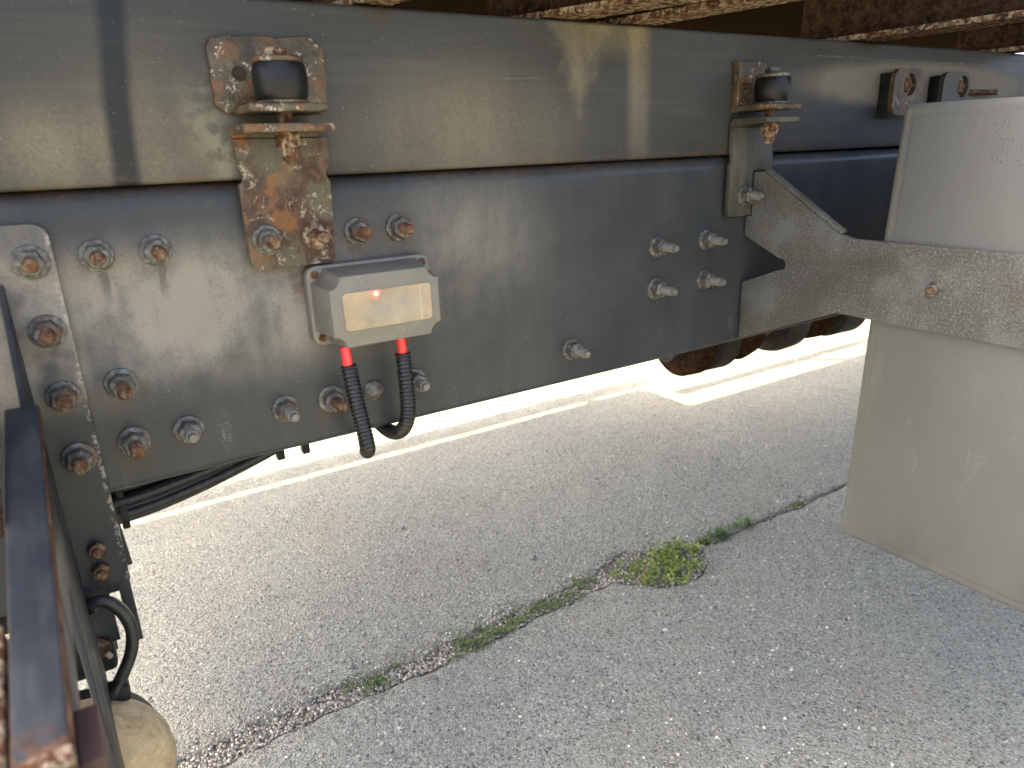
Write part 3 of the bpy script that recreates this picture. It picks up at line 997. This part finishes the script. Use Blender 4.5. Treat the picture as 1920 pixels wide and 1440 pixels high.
ob = inst(tme, 'stamped_number', (0.188, 0.7343, -0.0440), b1, (math.radians(90), 0, 0))

poly2 = [(0.842, 0.0255), (0.842, -0.006), (0.844, -0.010), (0.844, -0.022), (0.8405, -0.026), (0.8390, -0.094), (0.842, -0.100), (0.889, -0.100), (0.889, -0.036), (0.9310, -0.036), (0.9310, -0.012), (0.9280, -0.008), (0.9300, 0.0255)]
b2 = lower_bracket(0.880, 'olive painted bracket holding the top of the galvanised forked plate', MT['bracket2'], poly2, (0.842, 0.912), MT['rust_dusty'])
fastener(b2, 0.8705, 0.7342, -0.0705, 0.034, 'z', 'thread', -0.028)

# ------------------------------------------------------------------ junction box and its two cables
jb = thing('junction_box', 'grey plastic junction box with faded label and glowing red light', 'junction box', (0.278, D, -0.187))
bm = bmesh.new()
prism(bm, rrect(0.2075, 0.3490, -0.1865, -0.1010, 0.0115, 6), 'y', 0.7350, 0.7495, 0.0022, 2)
finish('base', bm, MT['box'], jb, 40)
def cross_outline(x0, x1, z0, z1, r, n=7):
    out = []
    for cx, cz, a0, a1 in ((x1, z1, 270, 180), (x0, z1, 0, -90), (x0, z0, 90, 0), (x1, z0, 180, 90)):
        for i in range(n + 1):
            a = math.radians(a0 + (a1 - a0) * i / n)
            out.append((cx + r * math.cos(a), cz + r * math.sin(a)))
    return out
o0 = cross_outline(0.2110, 0.3455, -0.1835, -0.1040, 0.0135)
o1 = cross_outline(0.2175, 0.3395, -0.1835, -0.1095, 0.0125)
bm = bmesh.new()
A = [bm.verts.new((x, 0.7352, z)) for x, z in o0]
B = [bm.verts.new((x, 0.6950, z)) for x, z in o1]
n = len(A)
for i in range(n):
    bm.faces.new((A[i], A[(i + 1) % n], B[(i + 1) % n], B[i]))
bm.faces.new(A); bm.faces.new(B[::-1])
bmesh.ops.recalc_face_normals(bm, faces=bm.faces)
bev(bm, 0.0011, 2, 35)
lid = finish('lid', bm, MT['box'], jb, 40)
bm = bmesh.new()
prism(bm, rrect(0.2300, 0.3290, -0.1660, -0.1265, 0.0042, 5), 'y', 0.6940, 0.6948, 0.0002, 1)
finish('faded_label', bm, MT['label'], lid, 40)
bm = bmesh.new()
lathe(bm, [(0.6939, 0.0021), (0.6918, 0.0021), (0.6910, 0.0016), (0.6906, 0.0008), (0.69055, 0.0002)], (0.2660, 0, -0.1305), 'y', 16)
finish('red_light', bm, MT['led'], lid, 60)
for x, z in ((0.2165, -0.1100), (0.2170, -0.1775), (0.3400, -0.1095), (0.3400, -0.1780)):
    bm = bmesh.new()
    lathe(bm, [(0.7351, 0.0042), (0.7335, 0.0042), (0.7328, 0.0036), (0.7328, 0.0016), (0.7334, 0.0012)], (x, 0, z), 'y', 18)
    finish('screw', bm, MT['rust'], jb, 40)
def conduit(lab, cab, sl):
    t = thing('cable_conduit', lab, 'cable', sl[-1], 'corrugated cables under the junction box')
    bm = bmesh.new()
    tube(bm, smooth_path(cab, 8), 0.0057, 16)
    finish('red_cable', bm, MT['red'], t, 60)
    P = smooth_path(sl, 60)
    # even spacing
    L = [0.0]
    for a, b in zip(P, P[1:]):
        L.append(L[-1] + (b - a).length)
    pts = []
    s_, i = 0.0, 0
    while s_ < L[-1]:
        while L[i + 1] < s_:
            i += 1
        pts.append(P[i].lerp(P[i + 1], (s_ - L[i]) / (L[i + 1] - L[i])))
        s_ += 0.00115
    bm = bmesh.new()
    tube(bm, pts, 0.0, 16, lambda i: 0.0089 if i % 4 in (1, 2) else 0.0070)
    finish('corrugated_sleeve', bm, MT['sleeve'], t, 70)

conduit('corrugated black cable with red end, left one, hanging straight under the junction box',
        [(0.2335, 0.715, -0.186), (0.2338, 0.714, -0.197), (0.2345, 0.713, -0.214)],
        [(0.2345, 0.713, -0.206), (0.2375, 0.712, -0.240), (0.2425, 0.711, -0.280), (0.2455, 0.713, -0.303), (0.2500, 0.728, -0.3155), (0.2600, 0.757, -0.325), (0.272, 0.795, -0.330), (0.285, 0.84, -0.318)])
conduit('corrugated black cable with red end, right one, hooking back under the rail',
        [(0.2975, 0.715, -0.186), (0.2980, 0.7145, -0.197), (0.2985, 0.714, -0.214)],
        [(0.2985, 0.714, -0.204), (0.2993, 0.714, -0.240), (0.2995, 0.716, -0.272), (0.2975, 0.722, -0.292), (0.2945, 0.738, -0.306), (0.2925, 0.765, -0.3125), (0.290, 0.800, -0.306), (0.288, 0.83, -0.285)])

# ------------------------------------------------------------------ galvanised forked bracket and grey panel (both across the truck)
XB = 0.893
fork = thing('forked_bracket', 'grey galvanised forked bracket reaching from the rail across the grey panel', 'bracket', (XB, 0.5, -0.294))
poly = [(0.7335, -0.0375), (0.7130, -0.0375), (0.5830, -0.1195), (0.5600, -0.1240), (0.3630, -0.1265), (0.262, -0.1275), (0.262, -0.2315), (0.3460, -0.2310), (0.5790, -0.2265), (0.7440, -0.2940), (0.7440, -0.2035)]
for i in range(9):
    a = math.radians(-70 - 220 * i / 8)
    poly.append((0.6745 + 0.0075 * math.cos(a), -0.1690 + 0.0085 * math.sin(a)))
poly += [(0.7440, -0.1310), (0.7440, -0.1015), (0.7335, -0.1015)]
bm = bmesh.new()
prism(bm, poly, 'x', XB - 0.004, XB + 0.004, 0.0013, 2)
finish('fork_plate', bm, MT['galv'], fork, 40)
bm = bmesh.new()
prism(bm, [(0.7130, -0.0372), (0.5832, -0.1190), (0.5795, -0.1150), (0.7095, -0.0332)], 'x', XB - 0.0045, XB + 0.0065, 0.001, 1)
finish('folded_edge', bm, MT['galv'], fork, 40)
for y, z in ((0.451, -0.177),):
    fo = bmesh.new()
    lathe(fo, [(XB - 0.0041, 0.0095), (XB - 0.0055, 0.0095), (XB - 0.0062, 0.0086)], (0, y, z), 'x', 22)
    hx = [(y + 0.0082 * math.cos(math.pi / 3 * i), z + 0.0082 * math.sin(math.pi / 3 * i)) for i in range(6)]
    prism(fo, hx, 'x', XB - 0.0125, XB - 0.0062, 0.0008, 1)
    h = finish('bolt_head', fo, MT['zinc'], fork, 30)
    fo = bmesh.new()
    lathe(fo, [(XB - 0.0126, 0.0052), (XB - 0.0142, 0.0050), (XB - 0.0146, 0.0038)], (0, y, z), 'x', 16)
    finish('bolt_end', fo, MT['rust'], h, 30)

panel = thing('grey_panel', 'large dusty beige grey moulded panel standing across the truck at right', 'panel', (0.906, 0.3, -0.557))
bm = bmesh.new()
prism(bm, [(0.523, 0.040), (0.536, -0.230), (0.545, -0.557), (0.255, -0.557), (0.255, 0.036)], 'x', 0.8975, 2.90, 0.0085, 3)  # unseen body behind the face, lengthened to keep light off the rail beyond
finish('unseen_panel_body', bm, MT['panel'], panel, 40)
bm = bmesh.new()
prism(bm, [(0.508, 0.026), (0.5195, -0.230), (0.528, -0.541), (0.271, -0.541), (0.271, 0.022)], 'x', 0.8955, 0.8990, 0.0016, 2)
finish('raised_face', bm, MT['panel'], panel, 40)

# ------------------------------------------------------------------ tabs at the right end of the subframe
def tab(x0, x1, z0, z1, hx, hz, hr, lab, mat):
    t = thing('bolted_tab', lab, 'mounting tab', ((x0 + x1) / 2, 0.72, z0), 'tabs bolted on the subframe')
    bm = bmesh.new()
    N = 40
    cx, cz = (x0 + x1) / 2, (z0 + z1) / 2
    def outer(a):
        dx, dz = math.cos(a), math.sin(a)
        e = 5.0
        rr = (abs(dx / ((x1 - x0) / 2)) ** e + abs(dz / ((z1 - z0) / 2)) ** e) ** (-1 / e)
        return cx + dx * rr, cz + dz * rr
    R = {}
    for nm, y in (('f', 0.7185), ('b', 0.7265)):
        R['o' + nm] = [bm.verts.new((outer(2 * math.pi * i / N)[0], y, outer(2 * math.pi * i / N)[1])) for i in range(N)]
        R['i' + nm] = [bm.verts.new((hx + hr * math.cos(2 * math.pi * i / N), y, hz + hr * math.sin(2 * math.pi * i / N))) for i in range(N)]
    for a, b in (('of', 'if'), ('ob', 'ib'), ('of', 'ob'), ('if', 'ib')):
        for i in range(N):
            j = (i + 1) % N
            bm.faces.new((R[a][i], R[a][j], R[b][j], R[b][i]))
    finish('tab_plate', bm, mat, t, 40)
    bm = bmesh.new(); box(bm, x0 + 0.002, x0 + 0.010, 0.7268, 0.7456, z0 - 0.004, z1 - 0.006, 0.001)
    finish('standoff', bm, MT['black'], t)
    bm = bmesh.new()
    hx6 = [(hx + hr * 0.72 * math.cos(math.pi / 3 * i), hz + hr * 0.72 * math.sin(math.pi / 3 * i)) for i in range(6)]
    prism(bm, hx6, 'y', 0.7215, 0.7455, 0.001, 1)
    finish('bolt', bm, MT['rust'], t)
    return t

tab(1.200, 1.284, 0.038, 0.1105, 1.246, 0.085, 0.0175, 'rounded rusty tab with a bolt hole, on the subframe above the panel corner', MT['mount'])
t2 = tab(1.349, 1.436, 0.036, 0.1085, 1.414, 0.084, 0.0180, 'dark square tab with off centre hole beside the lit strip of subframe', MT['bracket2'])
bm = bmesh.new()
lathe(bm, [(1.446, 0.0045), (1.56, 0.0045), (1.563, 0.0038)], (0, 0.735, 0.0775), 'x', 16)
finish('pin', bm, MT['rust'], t2)
bm = bmesh.new()
lathe(bm, [(1.563, 0.0052), (1.572, 0.0052), (1.575, 0.004)], (0, 0.735, 0.0775), 'x', 16)
finish('pin_end', bm, MT['zinc'], t2)

# ------------------------------------------------------------------ driveshaft seen below the rail at right
ps = thing('driveshaft', 'rusty brown driveshaft with flanged couplings below the rail', 'driveshaft', (1.6, 1.18, -0.54))
def shaft(nm, prof, mat, n=40):
    bm = bmesh.new()
    lathe(bm, [(t_, r_ * 0.93) for t_, r_ in prof], (0, 1.18, -0.437), 'x', n)
    return finish(nm, bm, mat, ps, 35)
shaft('coupling_flange', [(1.185, 0.050), (1.187, 0.082), (1.195, 0.092), (1.235, 0.094), (1.245, 0.090)], MT['shaft'])
shaft('hub', [(1.150, 0.046), (1.1845, 0.048)], MT['shaft_steel'])
shaft('coupling_ring', [(1.2455, 0.078), (1.262, 0.080), (1.268, 0.092), (1.318, 0.094), (1.324, 0.086)], MT['shaft_steel'])
shaft('yoke', [(1.3245, 0.078), (1.372, 0.074), (1.385, 0.086), (1.420, 0.078), (1.440, 0.064), (1.446, 0.040)], MT['shaft'])
shaft('slip_joint', [(1.4465, 0.040), (1.500, 0.041)], MT['rust'])
shaft('coupling_ring', [(1.5005, 0.060), (1.506, 0.084), (1.530, 0.090), (1.585, 0.088), (1.600, 0.078)], MT['shaft_steel'])
shaft('yoke', [(1.6005, 0.066), (1.655, 0.064), (1.665, 0.078), (1.705, 0.080), (1.725, 0.070), (1.740, 0.062)], MT['shaft'])
shaft('coupling_ring', [(1.7405, 0.070), (1.750, 0.086), (1.840, 0.088), (1.856, 0.078)], MT['shaft_steel'])
shaft('shaft_tube', [(1.8565, 0.064), (4.2, 0.060)], MT['shaft'])

# ------------------------------------------------------------------ cable bundle sagging behind the rail at left
bun = thing('cable_bundle', 'bundle of ribbed black cables sagging below the left end of the rail', 'cable bundle', (0.08, 0.86, -0.38))
for i, (dy, dz, r) in enumerate(((0.0, 0.0, 0.0095), (0.016, 0.008, 0.008), (-0.010, 0.014, 0.0065), (0.004, 0.022, 0.008), (0.024, 0.024, 0.009), (-0.004, 0.036, 0.007), (0.010, -0.013, 0.0085), (-0.006, -0.004, 0.007))):
    rnd = random.Random(i)
    P = smooth_path([(-0.30, 0.865 + dy, -0.345 + dz), (-0.10, 0.86 + dy, -0.362 + dz), (0.0, 0.86 + dy, -0.366 + dz * 1.0), (0.08, 0.862 + dy, -0.356 + dz * 0.9), (0.165, 0.866 + dy, -0.338 + dz * 0.7), (0.24, 0.87 + dy, -0.315 + dz * 0.6), (0.40, 0.875 + dy, -0.295 + dz * 0.5), (0.9, 0.875 + dy, -0.28 + dz * 0.4)], 12)
    bm = bmesh.new()
    tube(bm, P, r, 12)
    finish('cable', bm, MT['hose'], bun, 60)
bm = bmesh.new(); box(bm, -0.004, 0.004, 0.846, 0.898, -0.386, -0.325, 0.002)
finish('cable_tie', bm, MT['black'], bun)
for xx, nm in ((0.181, 0), (0.213, 1)):
    bm = bmesh.new(); box(bm, xx - 0.0045, xx + 0.0045, 0.852, 0.864, -0.352, -0.300, 0.001)
    finish('clip', bm, MT['black'], bun)

# ------------------------------------------------------------------ bolted bracket at left with its arm towards us
lb = thing('outrigger_bracket', 'dark steel bracket bolted on the left end of the rail by four rusty nuts', 'bracket', (-0.04, 0.74, -0.40))
bm = bmesh.new()
prism(bm, rrect(-0.150, -0.0072, -0.392, -0.0385, 0.013, 6, '1000'), 'y', 0.7405, 0.7495, 0.0012, 2)
finish('face_plate', bm, MT['leftplate'], lb, 40)
bm = bmesh.new()
prism(bm, [(0.7403, -0.0860), (0.7403, -0.560), (0.600, -0.560), (0.600, -0.215), (0.655, -0.180)], 'x', -0.0530, -0.0480, 0.001, 1)
finish('web', bm, MT['dark'], lb, 40)
for z in (-0.0705, -0.1315, -0.1925, -0.2535):
    fastener(lb, -0.0252, 0.7404, z, 0.032, 'r' if z < -0.1 else 'z', 'rust', None)
for x, z in ((-0.0290, -0.350), (-0.0300, -0.3735)):
    bm = bmesh.new()
    hx = [(x + 0.0085 * math.cos(math.pi / 3 * i + 0.4), z + 0.0085 * math.sin(math.pi / 3 * i + 0.4)) for i in range(6)]
    prism(bm, hx, 'y', 0.7330, 0.7403, 0.001, 1)
    nn_ = finish('nut', bm, MT['rust'], lb)
    bm = bmesh.new()
    lathe(bm, [(0.7329, 0.0048), (0.7290, 0.0048), (0.7283, 0.0040)], (x, 0, z), 'y', 14)
    finish('bolt_end', bm, MT['rust'], nn_)
def sloped_bar(x0, x1, pts, th, mat, name, parent, b=0.002):
    """bar in the Y-Z plane: top line through pts"""
    poly = [(y, z) for y, z in pts] + [(y, z - th) for y, z in reversed(pts)]
    bm = bmesh.new()
    prism(bm, poly, 'x', x0, x1, b, 3)
    return finish(name, bm, mat, parent, 40)
arm = sloped_bar(-0.0635, -0.0405, [(0.668, -0.178), (0.655, -0.1725), (0.5, -0.204), (0.325, -0.243)], 0.011, MT['arm'], 'arm', lb, 0.0022)
sloped_bar(-0.0410, -0.0398, [(0.650, -0.176), (0.5, -0.2055), (0.327, -0.2445)], 0.007, MT['rededge'], 'rusted_edge', arm, 0.0003)
sloped_bar(-0.0640, -0.0400, [(0.3255, -0.2425), (0.318, -0.2455)], 0.012, MT['rust_dusty'], 'rusted_end', arm, 0.0012)
sloped_bar(-0.0470, -0.0440, [(0.60, -0.225), (0.33, -0.262)], 0.05, MT['dark'], 'arm_rib', lb, 0.001)
sloped_bar(-0.0440, -0.0330, [(0.395, -0.276), (0.36, -0.284)], 0.03, MT['plum'], 'primer_block', lb, 0.001)
sloped_bar(-0.0860, -0.0655, [(0.42, -0.225), (0.36, -0.236), (0.30, -0.25)], 0.05, MT['rust_dusty'], 'rusted_lug', lb, 0.003)
sloped_bar(-0.078, -0.0655, [(0.66, -0.150), (0.60, -0.170), (0.50, -0.20)], 0.012, MT['rust_dusty'], 'rear_flange', lb, 0.001)

# slotted valve bracket, valve, hose
lv = thing('levelling_valve', 'black valve hanging on a slotted steel strip below the left bracket', 'valve', (-0.03, 0.76, -0.50))
bm = bmesh.new()
for (xa, xb, za, zb) in ((-0.0720, -0.0285, -0.462, -0.392), (-0.0195, -0.0085, -0.470, -0.392), (-0.0286, -0.0194, -0.407, -0.392)):
    box(bm, xa, xb, 0.7505, 0.7545, za, zb, 0.0006, 1)
finish('slotted_strip', bm, MT['dark'], lv)
bm = bmesh.new()
prism(bm, [(-0.0068, -0.31), (-0.0075, -0.385), (-0.0025, -0.385)], 'y', 0.757, 0.761)
finish('gusset', bm, MT['dark'], lv)
bm = bmesh.new()
box(bm, -0.090, -0.036, 0.757, 0.815, -0.500, -0.415, 0.006, 3)
finish('valve_body', bm, MT['black'], lv)
bm = bmesh.new()
hx = [(-0.0470 + 0.0105 * math.cos(math.pi / 3 * i + 0.5), -0.4610 + 0.0105 * math.sin(math.pi / 3 * i + 0.5)) for i in range(6)]
prism(bm, hx, 'y', 0.742, 0.7568, 0.0012, 1)
finish('rusty_nut', bm, MT['rust'], lv)
bm = bmesh.new()
tube(bm, [Vector((-0.0430, 0.735, -0.462 - 0.0)), Vector((-0.0400, 0.735, -0.468))], 0.003, 8)
finish('white_tag', bm, MT['label'], lv)

hz = thing('air_hose', 'black air hose looping out of the valve at lower left', 'hose', (-0.02, 0.73, -0.50))
bm = bmesh.new()
tube(bm, smooth_path([(-0.066, 0.735, -0.415), (-0.048, 0.730, -0.402), (-0.034, 0.728, -0.400), (-0.0215, 0.727, -0.416), (-0.0165, 0.726, -0.440), (-0.0215, 0.724, -0.463), (-0.033, 0.722, -0.484), (-0.046, 0.720, -0.502)], 10), 0.0062, 16)
finish('hose_loop', bm, MT['hose'], hz, 60)
bm = bmesh.new()
tube(bm, [Vector((-0.064, 0.735, -0.414)), Vector((-0.052, 0.732, -0.404)), Vector((-0.044, 0.7295, -0.4005))], 0.0090, 16)
finish('elbow_collar', bm, MT['rubber'], hz, 50)
bm = bmesh.new()
box(bm, -0.052, -0.030, 0.715, 0.735, -0.512, -0.494, 0.003)
finish('clamp', bm, MT['black'], hz)

tank = thing('air_tank', 'round tan dust caked air tank in the lower left corner', 'air tank', (-0.085, 0.72, -0.66))
bm = bmesh.new()
prof = []
for i in range(13):
    a = math.radians(90 * i / 12)
    prof.append((0.70 - 0.035 * math.cos(a), max(0.0008, 0.0835 * math.sin(a))))
prof += [(0.708, 0.0850), (0.713, 0.0835), (0.722, 0.0835), (0.727, 0.078)]
lathe(bm, prof, (-0.0865, 0, -0.578), 'y', 48)
finish('tank_shell', bm, MT['tan'], tank, 40)
bm = bmesh.new()
lathe(bm, [(0.7272, 0.070), (0.728, 0.0745), (0.752, 0.0745), (0.754, 0.068)], (-0.0865, 0, -0.578), 'y', 48)
finish('end_ring', bm, MT['black'], tank, 40)

cm = thing('cross_member', 'black cross member running away under the truck at the left edge', 'cross member', (-0.17, 1.1, -0.40))
bm = bmesh.new()
box(bm, -0.30, -0.105, 0.84, 1.60, -0.47, -0.30, 0.01, 2)
finish('beam', bm, MT['black'], cm)
fh = thing('looped_hose', 'shiny black hose curving across the left edge behind the bracket', 'hose', (-0.12, 1.0, -0.56))
bm = bmesh.new()
tube(bm, smooth_path([(-0.30, 0.98, -0.52), (-0.16, 0.98, -0.505), (-0.11, 0.98, -0.49), (-0.06, 0.97, -0.46), (-0.05, 0.93, -0.40)], 8), 0.010, 12)
finish('hose_run', bm, MT['hose'], fh, 60)
bm = bmesh.new()
tube(bm, smooth_path([(-0.30, 0.92, -0.585), (-0.16, 0.92, -0.575), (-0.08, 0.92, -0.572), (-0.04, 0.92, -0.57)], 8), 0.007, 12)
finish('hose_run', bm, MT['hose'], fh, 60)

# ------------------------------------------------------------------ loose grit in the joint, weeds, twig
ICO = None
def ico():
    global ICO
    if ICO is None:
        b = bmesh.new()
        bmesh.ops.create_icosphere(b, subdivisions=1, radius=1.0)
        b.verts.ensure_lookup_table()
        ICO = ([v.co.copy() for v in b.verts], [[v.index for v in f.verts] for f in b.faces])
        b.free()
    return ICO

def pebbles(name, spots, label, mat):
    V, F = ico()
    vs, fs = [], []
    for (x, y, z, r) in spots:
        base = len(vs)
        sx, sy, sz = r * random.uniform(0.8, 1.35), r * random.uniform(0.7, 1.1), r * random.uniform(0.5, 0.8)
        a = random.uniform(0, 6.28)
        ca, sa = math.cos(a), math.sin(a)
        for v in V:
            q = random.uniform(0.86, 1.12)
            px, py, pz = v.x * sx * q, v.y * sy * q, v.z * sz * q
            vs.append((x + px * ca - py * sa, y + px * sa + py * ca, z + pz))
        fs += [[base + i for i in f] for f in F]
    me = bpy.data.meshes.new(name)
    me.from_pydata(vs, [], fs)
    me.materials.append(mat)
    me.polygons.foreach_set('use_smooth', [True] * len(me.polygons))
    ob = bpy.data.objects.new(name, me)
    C.objects.link(ob)
    ob['kind'] = 'stuff'
    ob['label'] = label
    ob['category'] = 'gravel'
    return ob

rnd = random.Random(11)
spots = []
for i in range(7500):
    x = rnd.uniform(-0.15, 1.35) if rnd.random() < 0.93 else rnd.uniform(1.3, 2.2)
    a, b = e_near(x), e_far(x)
    u = rnd.random() ** 1.3
    y = a + 0.004 + (b - a + (0.045 if x < 0.95 else 0.008) * rnd.random() ** 2) * u
    inside = y < b
    r = rnd.choice((0.0013, 0.0016, 0.0020, 0.0026, 0.0032))
    if not inside and rnd.random() < 0.4:
        continue
    if (b - a) < 0.02:
        r *= 0.7
    spots.append((x, y, (-0.0095 if inside else -0.0004) + r * 0.5 + (0.005 * rnd.random() if inside else 0), r))
pebbles('gravel', spots, 'fine loose grit lying in the joint between the concrete slabs', MT['pebble'])
spots = []
for i in range(7000):
    y = rnd.uniform(0.35, 2.0)
    x = rnd.uniform(-0.15, 0.45 + y * 1.2)
    if e_near(x) - 0.004 < y < e_far(x) + 0.004:
        continue
    r = rnd.choice((0.0010, 0.0013, 0.0017, 0.0024, 0.0032)) * (1.7 if rnd.random() < 0.07 else 1)
    spots.append((x, y, r * 0.12, r))
pebbles('scattered_grit', spots, 'scattered small stones standing proud of the worn concrete', MT['pebble'])

def leaf(vs, fs, p, d, up, L, W):
    s = d.cross(up)
    if s.length < 1e-4:
        s = Vector((1, 0, 0))
    s.normalize()
    b = len(vs)
    m = p + d * (L * 0.5) + up * (L * 0.10)
    vs += [tuple(p), tuple(m + s * W * 0.5), tuple(p + d * L - up * L * 0.05), tuple(m - s * W * 0.5)]
    fs.append((b, b + 1, b + 2, b + 3))

def clump(name, label, cat, c, spread, n, hgt, L, W, mat, upright=0.5, ang=0.0, seed=0, z0=-0.006):
    rn = random.Random(seed)
    t = thing(name, label, cat, (c[0], c[1], -H), 'green growth along the slab joint')
    vs, fs = [], []
    ca, sa = math.cos(ang), math.sin(ang)
    cores = [(rn.gauss(0, 0.45), rn.gauss(0, 0.45), rn.uniform(0.5, 1.1)) for _ in range(max(5, n // 45))]
    for i in range(n):
        k = rn.choice(cores)
        u, v = (k[0] + rn.gauss(0, 0.10)) * spread[0], (k[1] + rn.gauss(0, 0.10)) * spread[1]
        x, y = c[0] + u * ca - v * sa, c[1] + u * sa + v * ca
        y = max(e_near(x) - 0.014 * rn.random(), min(e_far(x) + 0.020 * rn.random(), y))
        z = z0 + rn.random() ** 1.4 * hgt * k[2]
        az = rn.uniform(0, 6.28)
        el = rn.uniform(0.0, 1.2) * upright + 0.1
        d = Vector((math.cos(az) * math.cos(el), math.sin(az) * math.cos(el), math.sin(el)))
        up = Vector((-math.cos(az) * math.sin(el), -math.sin(az) * math.sin(el), math.cos(el)))
        s_ = rn.uniform(0.6, 1.3)
        leaf(vs, fs, Vector((x, y, z - H)), d, up, L * s_, W * s_)
    o = Vector((c[0], c[1], -H))
    me = bpy.data.meshes.new('leaves')
    me.from_pydata([tuple(Vector(v) - o) for v in vs], [], fs)
    me.materials.append(mat)
    inst(me, 'leaves', o, t)
    return t

clump('weed_clump', 'bright yellow green weed clump filling the broken hole in the joint', 'weed', (1.145, 1.125), (0.115, 0.075), 1150, 0.030, 0.0105, 0.0062, MT['leaf'], 0.7, 0.0, 1)
clump('weed_clump', 'thin sprig of weed at the left rim of the broken hole', 'weed', (1.045, 1.165), (0.060, 0.045), 420, 0.014, 0.0065, 0.0036, MT['leaf'], 0.6, 0.0, 12)
clump('grass_tuft', 'grass tuft with pale blades beyond the weed filled hole', 'grass tuft', (1.375, 1.150), (0.075, 0.018), 520, 0.024, 0.016, 0.0030, MT['grass'], 1.0, 0.0, 2)
clump('weed_clump', 'low weeds between the broken hole and the grass tuft', 'weed', (1.290, 1.148), (0.050, 0.020), 380, 0.013, 0.0075, 0.0040, MT['moss'], 0.6, 0.0, 13)
clump('moss_patch', 'small olive moss patch in the joint just left of the broken hole', 'moss', (0.895, 1.180), (0.060, 0.030), 520, 0.013, 0.0055, 0.0030, MT['moss'], 0.7, 0.0, 3)
clump('moss_patch', 'long thin moss patch in the joint between the dense and the small olive patches', 'moss', (0.755, 1.170), (0.110, 0.034), 1050, 0.013, 0.0054, 0.0029, MT['moss'], 0.7, 0.0, 4)
clump('moss_patch', 'dense dark green moss patch in the joint near the centre bottom', 'moss', (0.585, 1.155), (0.090, 0.036), 1250, 0.015, 0.0058, 0.0030, MT['moss'], 0.7, 0.0, 5)
clump('moss_patch', 'thin moss patch in the gravelly joint, nearest the bottom edge', 'moss', (0.365, 1.172), (0.075, 0.030), 620, 0.012, 0.0054, 0.0028, MT['moss'], 0.7, 0.0, 6)
clump('weed_clump', 'tiny lone yellow green sprout in the narrow joint near the panel', 'weed', (1.665, 1.139), (0.022, 0.010), 140, 0.012, 0.006, 0.0035, MT['leaf'], 0.8, 0.0, 7)
tw = bmesh.new()
tube(tw, smooth_path([(1.012, 1.112, -H + 0.006), (1.034, 1.118, -H + 0.011), (1.058, 1.126, -H + 0.016), (1.076, 1.138, -H + 0.018)], 6), 0.0016, 6)
tag(finish('twig', tw, MT['twig'], None, 60), 'curved pinkish dry twig lying across the weed clump', 'twig')

MT['bluestone'] = m_flat('blue_grey_stone', (0.17, 0.185, 0.165), 0.75, 0.35, 90, 0.3, 0.3)
for (x, y, r, lab) in ((0.876, 1.353, 0.0085, 'rounded blue grey pebble lying alone on the concrete left of the weeds'), (0.664, 1.706, 0.0065, 'small flat bluish chip lying on the concrete below the cable ends'), (0.338, 1.232, 0.006, 'bluish chip beside the gravelly joint near the bottom edge')):
    bm = bmesh.new()
    bmesh.ops.create_icosphere(bm, subdivisions=2, radius=r)
    for v in bm.verts:
        v.co *= 1 + 0.25 * mnoise.noise(v.co * 160 + Vector((x, y, 0)))
        v.co.z *= 0.65
        v.co += Vector((x, y, -H + r * 0.45))
    tag(finish('pebble', bm, MT['bluestone'], None, 60), lab, 'pebble', 'loose bluish pebbles')
